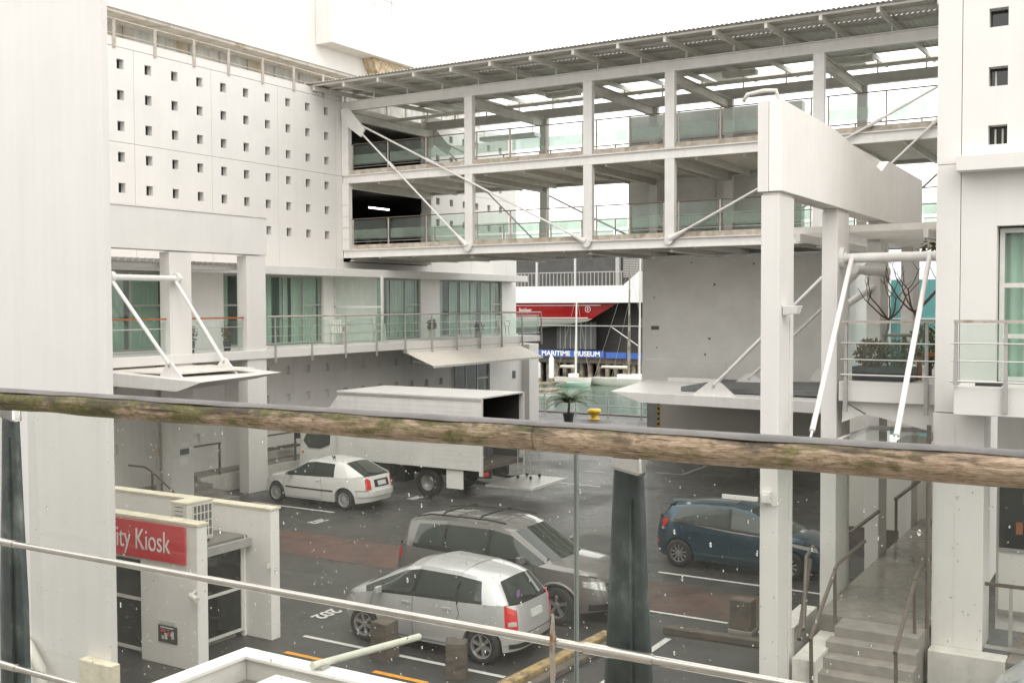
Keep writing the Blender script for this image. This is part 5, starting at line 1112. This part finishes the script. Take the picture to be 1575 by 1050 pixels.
# ---- corner of a pale car
root = lthing('pale_car', (.25, 16.32, 0), math.pi, 'pale silver car nosing in beside the plinth below the white tower', 'car')
C = Car('pale', 4.3, 1.72, (1.33, -1.30), .31, [(-2.15, .98), (-1.2, .96), (0, .92), (1.0, .90), (1.6, .84), (2.15, .68)], .14, .10, nf=2.8, nr=4)
build_car(C, None, P_pale, root, [(('f', .64, .42), 0, 0), (1.6, (1.65, .62, .87), (1.72, .90)), (1.05, (1.12, .64, .97), (1.25, 1.0)), (.6, (.2, .58, 1.42), (.3, 1.46)), (-.1, (-.1, .60, 1.48), (-.1, 1.52)), (-.18, (-.18, .60, 1.48), (-.18, 1.52)), (-1.0, (-1.0, .58, 1.45), (-1.0, 1.49)), (-1.7, (-1.55, .55, 1.38), (-1.65, 1.43)), (('r', .8, .68), 0, 0)], [2, 3, 7],
          [(2, 4, 'front_side_window'), (5, 6, 'rear_side_window')], (2, 3), (7, 8), trims=[(4, 5)])
put_wheels(C, root, 5, 'rim'); mirror_(C, root, .75, .93, P_pale)
for s in (1, -1):
    qs = np.linspace(C.s_at_x(1.5, s), C.s_at_y(s*.5, True), 9); C.patch(qs, [.56]*9, [.70]*9, .012).build('headlight', K['lens_clear'], root)
# ================================================================ LORRY
lo = thing('box_lorry', (-20.5, 27.85, 0), 'white box lorry with open dark rear and lowered tail lift', 'lorry')
x0, x1, y0, y1, z0, z1 = -22.55, -17.05, 26.6, 29.1, .95, 3.14
for nm, bx in (('box_side', (x0, x1, y0, y0+.05, z0, z1-.045)), ('box_side', (x0, x1, y1-.05, y1, z0, z1-.045)), ('box_roof', (x0-.01, x1+.01, y0-.01, y1+.01, z1-.043, z1)), ('box_floor', (x0, x1, y0+.051, y1-.051, z0, z0+.12)), ('box_front', (x0, x0+.05, y0+.051, y1-.051, z0+.121, z1-.045))):
    B(*bx).build(nm, K['truck_white'] if nm != 'box_floor' else K['timber'], lo)
for z in np.arange(z0+.12, z1-.1, .145): B(x0+.06, x1-.1, y0-.007, y0-.001, z, z+.128).build('side_plank', K['truck_white'], lo)
B(x0, x1, y0-.018, y0-.001, z1-.13, z1-.045).build('top_rail', K['alum'], lo); B(x0, x1, y0-.018, y0-.001, z0, z0+.10).build('bottom_rail', K['truck_white'], lo)
for y in (y0-.012, y1-.07): B(x1-.08, x1+.02, y, y+.082, z0-.15, z1-.05).build('rear_post', K['truck_white'], lo)
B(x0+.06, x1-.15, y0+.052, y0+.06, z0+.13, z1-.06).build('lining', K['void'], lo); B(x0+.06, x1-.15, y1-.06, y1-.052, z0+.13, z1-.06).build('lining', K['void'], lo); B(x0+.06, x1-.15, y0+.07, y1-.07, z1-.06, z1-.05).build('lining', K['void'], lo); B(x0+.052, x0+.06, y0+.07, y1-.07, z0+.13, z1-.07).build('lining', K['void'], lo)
for i in range(5): B(-18.6, -18.1, 27.0+.4*i, 27.3+.4*i, z0+.121, z0+.9+.2*(i % 3)).build('cargo_case', K['museum_grey'], lo)
B(-23.8, -17.2, 27.3, 27.42, .62, .94).build('chassis_rail', K['trim'], lo); B(-23.8, -17.2, 28.3, 28.42, .62, .94).build('chassis_rail', K['trim'], lo)
B(-21.6, -20.6, 26.75, 27.25, .45, .9).build('fuel_tank', K['museum_grey'], lo); B(-18.35, -17.75, 26.66, 26.70, .35, .92).build('mud_flap', K['pier'], lo); B(-20.3, -19.95, 26.7, 27.2, .4, .9).build('battery_box', K['trim'], lo)
def lorry_wheel(x, y, s):
    r, w_ = .44, .26; t = MB(); h = w_/2
    t.lathe([(r*.55,-h),(r*.8,-h),(r*.96,-h*.9),(r,-h*.6),(r,h*.6),(r*.96,h*.9),(r*.8,h),(r*.55,h)], (0,0,0), 'y', 32); o = t.build('wheel', K['tyre'], lo, smooth=True); o.location = Vector((x, y, r))-Vector(lo.location)
    m = MB(); m.lathe([(0, s*h*.2), (r*.18, s*h*.25), (r*.22, s*h*.0), (r*.42, s*h*-.2), (r*.52, s*h*.85), (r*.58, s*h*.9)], (0,0,0), 'y', 24); q = m.build('wheel_rim', K['rim'], None); q.parent = o
for x, y, s in ((-19.1, 26.85, -1), (-19.1, 28.85, 1), (-23.1, 26.85, -1), (-23.1, 28.85, 1)): lorry_wheel(x, y, s)
cab = MB(); cab.prism([(-22.62, .75), (-22.62, 2.35), (-23.2, 2.42), (-23.85, 2.30), (-24.3, 1.45), (-24.35, .55), (-23.65, .5), (-23.55, .78)], 'y', 26.75, 28.95); cab.build('cab', K['truck_white'], lo, bevel=.05)
cw = MB(); cw.prism([(-23.0, 1.35), (-22.95, 2.1), (-23.75, 2.1), (-24.12, 1.42), (-23.9, 1.2), (-23.4, 1.2)], 'y', 26.73, 26.747); cw.build('cab_window', K['car_glass'], lo)
MB().prism([(-24.33, 1.5), (-23.9, 2.25), (-23.89, 2.27), (-24.36, 1.5)], 'y', 26.9, 28.8).build('windscreen', K['car_glass'], lo)
MB().prism([(-22.62, 2.36), (-22.62, 3.05), (-22.8, 3.0), (-23.3, 2.43)], 'y', 26.95, 28.75).build('wind_deflector', K['truck_white'], lo, bevel=.04)
m = MB(); m.box(-24.30, -24.18, 26.52, 26.66, 1.5, 1.95); m.beam((-24.2, 26.66, 1.9), (-23.95, 26.78, 1.95), .03, .03); m.build('cab_mirror', K['trim'], lo); B(-24.2, -24.12, 26.742, 26.748, 1.0, 1.08).build('indicator', K['amber'], lo); B(-24.45, -23.6, 26.8, 28.9, .35, .54).build('cab_bumper', K['trim'], lo)
B(x1-.02, x1+.03, 26.7, 26.95, .78, .90).build('tail_lamp', K['lens_red'], lo)
B(-17.02, -15.45, 26.75, 29.0, .50, .55).build('tail_lift', K['alum'], lo); B(-15.46, -15.42, 26.74, 29.01, .505, .58).build('lift_edge', K['sign_white'], lo)
for y in (27.1, 28.6): MB().beam((-17.9, y, .55), (-17.0, y, .48), .08, .1).build('lift_arm', K['trim'], lo)
tr = thing('hand_trolley', (-16.5, 28.4, .55), 'upright grey cage trolley standing on the tail lift', 'trolley')
m = MB()
for x in (-16.75, -16.3):
    for y in (28.2, 28.75): m.tube((x, y, .65), (x, y, 1.75), .018, n=6)
for z in (.75, 1.25, 1.74):
    for y in (28.2, 28.75): m.tube((-16.75, y, z), (-16.3, y, z), .014, n=6)
    for x in (-16.75, -16.3): m.tube((x, 28.2, z), (x, 28.75, z), .014, n=6)
m.build('cage', K['alum_dull'], tr)
for x in (-16.75, -16.3):
    for y in (28.2, 28.75): MB().lathe([(0,-.02),(.05,-.02),(.05,.02),(0,.02)], (x, y, .60), 'y', 10).build('castor', K['tyre'], tr)
# ================================================================ KIOSK
ki = thing('kiosk', (-14.5, 12.9, 0), 'small white kiosk with red name board and dark glass', 'kiosk')
B(-14.45, -13.1, 12.0, 12.22, 0, 2.36).build('front_pillar', K['white_old'], ki, bevel=.012)
B(-19, -14.46, 12.0, 12.22, 1.70, 2.36).build('front_lintel', K['white_old'], ki)
B(-19.05, -13.08, 11.98, 12.24, 2.362, 2.40).build('parapet_cap', K['cream'], ki)
B(-19, -13.26, 13.83, 14.05, 0, 2.30).build('rear_wall', K['white_old'], ki, bevel=.01); B(-19, -13.24, 13.81, 14.07, 2.302, 2.335).build('parapet_cap', K['cream'], ki)
sb = B(-17.0, -13.33, 11.95, 11.975, 1.72, 2.33).build('name_board', K['kiosk_red'], ki)
_w = text_mesh('ity Kiosk', .50); _xs = [v.co.x for v in _w.vertices]; _sx = 1.30/(max(_xs)-min(_xs)); bpy.data.meshes.remove(_w)
_w = text_mesh('Security Kiosk', .50); _h = max(v.co.x for v in _w.vertices)*_sx; bpy.data.meshes.remove(_w)
text_obj('lettering', 'Security Kiosk', .50, frame_m((-13.66-_h, 11.945, 2.02), (1, 0, 0), (0, 0, 1)), K['sign_white'], sb, sx=_sx, bold=-.002)
# glazing: front window and side door
def glz(parent, axis, c, u0, u1, z0, z1, bars, m='kiosk_glass', fm='win_frame_w'):
    f = MB(); d = .05
    bb = (lambda a, b, e, g, t=.03: f.box(c-t, c+t, a, b, e, g)) if axis == 'x' else (lambda a, b, e, g, t=.03: f.box(a, b, c-t, c+t, e, g))
    bb(u0, u0+d, z0, z1); bb(u1-d, u1, z0, z1); bb(u0+d, u1-d, z0, z0+d); bb(u0+d, u1-d, z1-d, z1)
    for z in bars: bb(u0+d, u1-d, z, z+d)
    fo = f.build('window_frame', K[fm], parent); zz = [z0+d]+[q for z in bars for q in (z, z+d)]+[z1-d]
    for a, b in zip(zz[::2], zz[1::2]): (B(c-.006, c+.006, u0+d, u1-d, a, b) if axis == 'x' else B(u0+d, u1-d, c-.006, c+.006, a, b)).build('pane', K[m], fo)
glz(ki, 'y', 12.1, -16.5, -14.46, .1, 1.69, [.95]); glz(ki, 'x', -13.93, 12.23, 13.80, .1, 1.70, [.85])
B(-13.96, -13.88, 13.80, 13.83, 0, 1.71).build('door_jamb', K['white_old'], ki)
B(-14.10, -14.04, 13.4, 13.7, .15, 1.68).build('green_panel', K['green_frame'], ki); MB().beam((-14.05, 12.4, .42), (-14.05, 13.4, .42), .05, .07).build('green_rail', K['green_frame'], ki)
B(-19, -13.80, 12.24, 13.80, 1.72, 1.82).build('roof_slab', K['felt'], ki); B(-13.79, -13.70, 12.24, 13.80, 1.64, 1.78).build('gutter', K['alum_dull'], ki)
B(-18.5, -14.0, 12.4, 13.7, .0, .05).build('floor', K['concrete'], ki); B(-18.9, -15.2, 13.0, 13.1, .05, 1.70).build('inner_wall', K['room'], ki)
cmx = MB(); cmx.tube((-13.13, 11.88, 1.28), (-12.95, 11.84, 1.24), .05, .05, 10); cmx.tube((-13.16, 12.0, 1.32), (-13.12, 11.88, 1.28), .02); cmx.build('security_camera', K['plastic'], ki)
nb = B(-14.02, -13.58, 11.985, 11.998, .38, .66).build('notice_board', K['hazard'], ki); B(-13.98, -13.62, 11.978, 11.984, .68, .74).build('notice_strip', K['plate'], ki)
for i, (x, z, w_, h_, c_) in enumerate([(-13.95, .55, .1, .05, 'kiosk_red'), (-13.86, .44, .06, .1, 'plate'), (-13.78, .5, .07, .06, 'kiosk_red'), (-13.7, .46, .05, .12, 'plate'), (-13.93, .43, .04, .06, 'plate'), (-13.96, .62, .3, .02, 'plate')]): B(x, x+w_, 11.976, 11.984, z, z+h_).build('notice_print', K[c_], nb)
B(-13.255, -13.24, 13.7, 13.8, 1.3, 1.38).build('hook', K['plastic'], ki)
ac = thing('air_conditioner', (-14.2, 12.9, 1.82), 'white air conditioner unit with grid grille on the kiosk roof', 'air conditioner')
x0, x1, y0, y1, z0, z1 = -14.38, -13.98, 12.6, 13.18, 1.87, 2.53
B(x0, x1, y0, y1, z0, z1).build('casing', K['plastic'], ac, bevel=.02); B(x0-.01, x1+.012, y0-.01, y1+.01, z1+.001, z1+.03).build('lid', K['cream'], ac)
g = B(x1+.001, x1+.006, y0+.12, y1-.04, z0+.06, z1-.04).build('grille', K['museum_grey'], ac)
for k in range(6): yy = y0+.12+k*(y1-y0-.16)/5; B(x1+.007, x1+.02, yy-.008, yy+.008, z0+.06, z1-.04).build('grille_bar', K['plastic'], g)
for k in range(5): zz = z0+.06+k*(z1-z0-.1)/4; B(x1+.007, x1+.018, y0+.12, y1-.04, zz-.008, zz+.008).build('grille_bar', K['plastic'], g)
for y in (y0+.1, y1-.1): B(x0+.03, x1-.03, y-.03, y+.03, 1.821, z0).build('foot', K['hazard'], ac)
for z in (z1-.2, z1-.13, z1-.06): B(x0+.1, x0+.3, y0-.006, y0-.001, z, z+.012).build('louvre', K['museum_grey'], ac)
# ================================================================ BLANK WALL, LOW ROOF
bw = thing('blank_wall', (-13.5, 9.6, 0), 'tall blank white wall end standing before the kiosk', 'wall')
B(-22, -12.06, 9.5, 9.62, 0, 15).build('wall_face', mat('wall_white_near', (.69, .672, .645), .6, .03, .9, .05, 70, streak=.05), bw, bevel=.01)
B(-12.52, -11.86, 9.34, 9.498, .62, 1.10).build('junction_box', K['cream'], bw, bevel=.015)
m = MB(); m.path([(-13.95, 9.43, 1.15), (-13.7, 9.40, 1.08), (-13.4, 9.38, .8), (-13.3, 9.36, .35), (-13.3, 9.36, 0.02)], .075, 10); m.build('drain_hose', K['plastic'], bw, smooth=True)
lr = thing('low_roof', (-5, 5.5, 0), 'low flat roof with white parapet cap directly below the balcony', 'roof')
B(-7.39, -7.27, 3.2, 7.36, 2.3, 2.6).build('parapet', K['white_steel'], lr); B(-7.26, -1.0, 7.24, 7.36, 2.3, 2.6).build('parapet', K['white_steel'], lr)
B(-7.43, -7.24, 3.2, 7.40, 2.602, 2.63).build('parapet_cap', K['membrane'], lr); B(-7.235, -1.0, 7.20, 7.40, 2.602, 2.628).build('parapet_cap', K['membrane'], lr)
B(-7.26, -1.0, 3.2, 7.23, 2.24, 2.40).build('roof_felt', K['felt'], lr); MB().hexa([(-6.85, 3.2, 2.41), (-1, 3.2, 2.41), (-1, 7.18, 2.41), (-6.85, 7.18, 2.41), (-6.8, 3.2, 2.56), (-1, 3.2, 2.56), (-1, 7.14, 2.56), (-6.8, 7.14, 2.56)]).build('roof_membrane', K['membrane'], lr, bevel=.02)
B(-7.2, -1.0, 3.3, 7.2, 0, 2.23).build('walls', K['white_old'], lr)
fp = thing('drain_pole', (-6.3, 7.6, 2.66), 'pale greenish round pole projecting from the low roof edge', 'pole')
MB().tube((-6.42, 7.2, 2.68), (-6.2, 8.52, 2.62), .034, .034, 12).build('pole_shaft', K['tan'], fp, angle=40); MB().lathe([(0,8.52),(.03,8.52),(.034,8.5)], (-6.2,0,2.62), 'y', 12).build('pole_end', K['tan'], fp); B(-6.47, -6.35, 7.25, 7.35, 2.629, 2.66).build('saddle', K['alum_dull'], fp)
# ================================================================ TIMBER BOLLARDS AND WHEEL STOPS
def bollard(x, y, h, w_, lab, seed, rot):
    t = thing('timber_bollard', (x, y, 0), lab, 'bollard', 'timber bollards in the car park'); rg = np.random.RandomState(seed); m = MB(); n = 12; vs = []; rows = 9
    for r in range(rows):
        z = h*r/(rows-1)
        for k in range(n):
            a = 2*math.pi*k/n+math.pi/4; sq = 1/max(abs(math.cos(a)), abs(math.sin(a)))**.75; rr = w_/2*sq*(1+rg.normal()*.02)*(1.06-.08*z/h); vs.append((x+rr*math.cos(a+rot), y+rr*math.sin(a+rot), z+(rg.normal()*.012 if r == rows-1 else 0)))
    m.add(vs, [(r*n+k, r*n+(k+1) % n, (r+1)*n+(k+1) % n, (r+1)*n+k) for r in range(rows-1) for k in range(n)]+[tuple(range((rows-1)*n, rows*n))]); m.build('post_body', K['timber'], t)
bollard(-11.0, 14.13, .62, .36, 'square sawn timber bollard beside the front wheel of the silver hatchback', 1, .0)
bollard(-9.46, 14.0, .56, .34, 'rough rounded timber bollard beside the rear wheel of the silver hatchback', 2, .5)
def stop(a, b, w_, h, m_, lab, z=.0, grp=None):
    t = thing('wheel_stop', a, lab, 'wheel stop', grp); a, b = Vector(a), Vector(b); up = Vector((0, 0, h/2+z))
    MB().beam(a+up, b+up, w_, h).build('beam', K[m_], t, bevel=.02)
    for k in (.15, .85): p = a.lerp(b, k); MB().tube(p+Vector((0,0,h+z-.005)), p+Vector((0,0,h+z+.012)), .03, n=8).build('bolt', K['rust'], t)
stop((-8.45, 13.7, 0), (-8.2, 16.9, 0), .2, .13, 'timber_yellow', 'worn yellow timber wheel stop behind the silver hatchback', .02); stop((-8.18, 13.5, 0), (-7.93, 17.1, 0), .17, .11, 'timber', 'bare grey timber lying beside the yellow wheel stop')
stop((-7.5, 17.75, 0), (-5.3, 17.85, 0), .18, .13, 'timber', 'brown timber wheel stop between the red strip and steps')
t = thing('timber_block', (-6.25, 18.45, 0), 'short square timber block on the red paving strip', 'block'); B(-6.48, -6.08, 18.3, 18.6, 0, .62).build('block_body', K['timber'], t, bevel=.02); B(-6.50, -6.06, 18.28, 18.62, .0, .08).build('block_base', K['concrete'], t, bevel=.01)
# ================================================================ FOREGROUND BALUSTRADE
bs = thing('balustrade', (-2.2, 2.8, 4.3), 'weathered balustrade with mossy round timber handrail, steel fins and wet glass', 'balustrade')
HY, HZ, HR = 2.82, 5.499, .047
def rail(xa, xb, name):
    m = MB(); n = 28; N = int((xb-xa)/.035); rg = np.random.RandomState(4); ph = rg.uniform(0, 6, 12); vs = []
    for i in range(N+1):
        x = xa+(xb-xa)*i/N
        for k in range(n):
            a = 2*math.pi*k/n; up = max(0, math.sin(a))
            rr = HR*(1+.012*math.sin(x*5+ph[0])+.01*math.sin(x*17+ph[1]+a))-.0035*max(0, math.sin(x*9+ph[2]+2*a)*math.sin(x*3.1+ph[3]))*(1+up)
            vs.append((x, HY+rr*math.cos(a)*1.02, HZ+rr*math.sin(a)*.97))
    m.add(vs, [(i*n+k, i*n+(k+1) % n, (i+1)*n+(k+1) % n, (i+1)*n+k) for i in range(N) for k in range(n)]+[tuple(range(n)), tuple(range(N*n, N*n+n))]); return m.build(name, K['handrail'], bs, smooth=True)
rail(-6.2, -1.602, 'handrail'); rail(-1.598, 1.4, 'handrail')
# smooth grey weathered flat along the top of the rail
mt = MB(); N = 200; vs = []
for i in range(N+1):
    x = -6.2+7.6*i/N
    for k in range(9):
        a = math.radians(62+70*k/8)+.04*math.sin(x*6+1)+.03*math.sin(x*19); vs.append((x, HY+(HR+.0025)*math.cos(a)*1.02, HZ+(HR+.0025)*math.sin(a)*.97))
mt.add(vs, [(i*9+k, i*9+k+1, (i+1)*9+k+1, (i+1)*9+k) for i in range(N) for k in range(8)]); mt.build('rail_top_wear', K['rail_cap'], bs, smooth=True)
def fin(x):
    p = thing_part = None
    prof = [(0, HZ-HR+.01, .042), (0, HZ-HR-.09, .047), (0, 5.05, .062), (0, 4.6, .088), (0, 4.1, .095)]
    m = MB(); n = 14; vs = []
    for (_, z, hw_) in prof:
        for k in range(n):
            a = 2*math.pi*k/n; ca, sa = math.cos(a), math.sin(a); vs.append((x+hw_*math.copysign(abs(ca)**.55, ca), 2.87+.022*math.copysign(abs(sa)**.55, sa), z))
    m.add(vs, [(r*n+k, r*n+(k+1) % n, (r+1)*n+(k+1) % n, (r+1)*n+k) for r in range(len(prof)-1) for k in range(n)]+[tuple(range(n)), tuple(range((len(prof)-1)*n, len(prof)*n))])
    o = m.build('fin_post', K['galv'], bs, angle=50)
    cp = MB(); cp.hexa([(x-.0485, 2.844, HZ-HR-.040), (x+.0485, 2.844, HZ-HR-.058), (x+.0485, 2.896, HZ-HR-.058), (x-.0485, 2.896, HZ-HR-.040), (x-.046, 2.844, HZ-HR+.008), (x+.046, 2.844, HZ-HR+.008), (x+.046, 2.896, HZ-HR+.008), (x-.046, 2.896, HZ-HR+.008)])
    cp.build('fin_cap', K['chrome'], o, bevel=.012)
    rb = MB(); rb.hexa([(x+.028, 2.834, 4.1), (x+.034, 2.834, 4.1), (x+.034, 2.846, 4.1), (x+.028, 2.846, 4.1), (x+.016, 2.834, 5.33), (x+.022, 2.834, 5.33), (x+.022, 2.846, 5.33), (x+.016, 2.846, 5.33)]); rb.build('fin_rib', K['galv'], o)
for x in (-1.325, -4.275, 1.2): fin(x)
for z, r in ((4.885, .0135), (4.35, .0135)): MB().tube((-6.2, 2.80, z), (1.4, 2.80, z), r, n=12).build('rail_bar', K['rod_steel'], bs, angle=40)
for x in (-1.325, -4.275):
    for z in (4.885, 4.35): MB().tube((x-.11, 2.80, z), (x+.11, 2.80, z), .017, n=12).build('bar_sleeve', K['rod_steel'], bs, angle=40)
for a, b in ((-6.2, -4.34), (-4.21, -1.525), (-1.515, -1.37), (-1.28, 1.3)):
    p = B(a, b, 2.905, 2.915, 4.12, HZ-HR+.004).build('glass_pane', K['near_glass'], bs)
B(-1.525, -1.523, 2.9035, 2.9165, 4.12, HZ-HR).build('pane_edge', K['glass_edge'], bs); B(-1.5165, -1.5145, 2.9035, 2.9165, 4.12, HZ-HR).build('pane_edge', K['glass_edge'], bs)
B(-6.2, 1.4, 2.78, 3.0, 4.0, 4.11).build('base_channel', K['alum_dull'], bs)
rs = MB(); pts = [(0, 4.765, .006), (.001, 4.79, .0085), (-.001, 4.86, .0085), (.0, 4.92, .008), (.001, 4.945, .006), (.001, 4.975, .0025)]; vs = []
for dx, z, hw_ in pts: vs += [(-1.535+dx-hw_, 2.782, z), (-1.535+dx+hw_, 2.782, z), (-1.535+dx+hw_, 2.786, z), (-1.535+dx-hw_, 2.786, z)]
rs.add(vs, [(i*4+k, i*4+(k+1) % 4, (i+1)*4+(k+1) % 4, (i+1)*4+k) for i in range(len(pts)-1) for k in range(4)]+[(0,1,2,3), (20,21,22,23)])
t = thing('metal_strap', (-1.535, 2.784, 4.765), 'narrow rusty metal strap hung over the lower balustrade bar', 'strap'); rs.build('strap_strip', K['rust'], t); m = MB(); m.path([(-1.535, 2.784, 4.87), (-1.535, 2.785, 4.905), (-1.535, 2.80, 4.903), (-1.535, 2.815, 4.888)], .003, 6); m.build('strap_hook', K['rust'], t)
# rain drops on the glass
dm = MB(); rg = np.random.RandomState(8)
def drop(x, z, r, el):
    n = 7; vs = [(x, 2.9155+r*.55, z)]
    for ring, (rr, d) in enumerate(((.6, .44), (1., 0.))):
        for k in range(n):
            a = 2*math.pi*k/n; vs.append((x+r*rr*math.cos(a), 2.9155+r*d, z+r*rr*math.sin(a)*el))
    fs = [(0, 1+k, 1+(k+1) % n) for k in range(n)]+[(1+k, 1+n+k, 1+n+(k+1) % n, 1+(k+1) % n) for k in range(n)]+[tuple(range(1+n, 1+2*n))]
    dm.add(vs, fs)
for i in range(1500):
    x = rg.uniform(-4.2, .1); z = rg.uniform(4.4, 5.42)
    if -1.40 < x < -1.26: continue
    r = abs(rg.normal())*.0011+.0009; el = 1+abs(rg.normal())*.4
    if rg.rand() < .10: r *= 1.7; el *= 1.4
    drop(x, z, r, el)
wm = bpy.data.materials.new('rain_water'); wm.use_nodes = True; n_ = wm.node_tree.nodes; n_.clear()
o_ = n_.new('ShaderNodeOutputMaterial'); g_ = n_.new('ShaderNodeBsdfGlass'); g_.inputs['IOR'].default_value = 1.33; wm.node_tree.links.new(g_.outputs[0], o_.inputs[0])
dp = dm.build('rain_drops', wm, None, smooth=True); tag(dp, 'rain drops beaded on the balustrade glass', 'rain drops', kind='stuff')
# balcony floor the viewer stands on; unseen building behind added to block sky light
vb = thing('viewer_building', (0, -6, 0), 'unseen white building behind the viewing balcony, added to block sky light', 'building')
wall_holes('y', -2.6, -.3, -16, 10, 0, 12.5, [(x, x+1.6, z, z+2.2) for x in (-14, -10.5, -7, -3.2, 1, 5) for z in (1, 4.1, 7.6)]).build('wall', K['white'], vb); B(-16, 10, -4.2, -3.6, 0, 12.4).build('room_back', K['room'], vb)
bf = thing('viewing_balcony', (-2, 1, 3.9), 'concrete balcony floor behind the mossy handrail', 'balcony')
B(-6.2, 1.4, -2.59, 3.02, 3.75, 3.995).build('slab', K['concrete'], bf)
for o in bpy.data.objects:
    if '_local' in o: del o['_local']
S.cycles.max_bounces = 10; S.cycles.transparent_max_bounces = 24; S.cycles.transmission_bounces = 8; S.cycles.diffuse_bounces = 4; S.cycles.glossy_bounces = 4
S.cycles.caustics_reflective = False; S.cycles.caustics_refractive = False
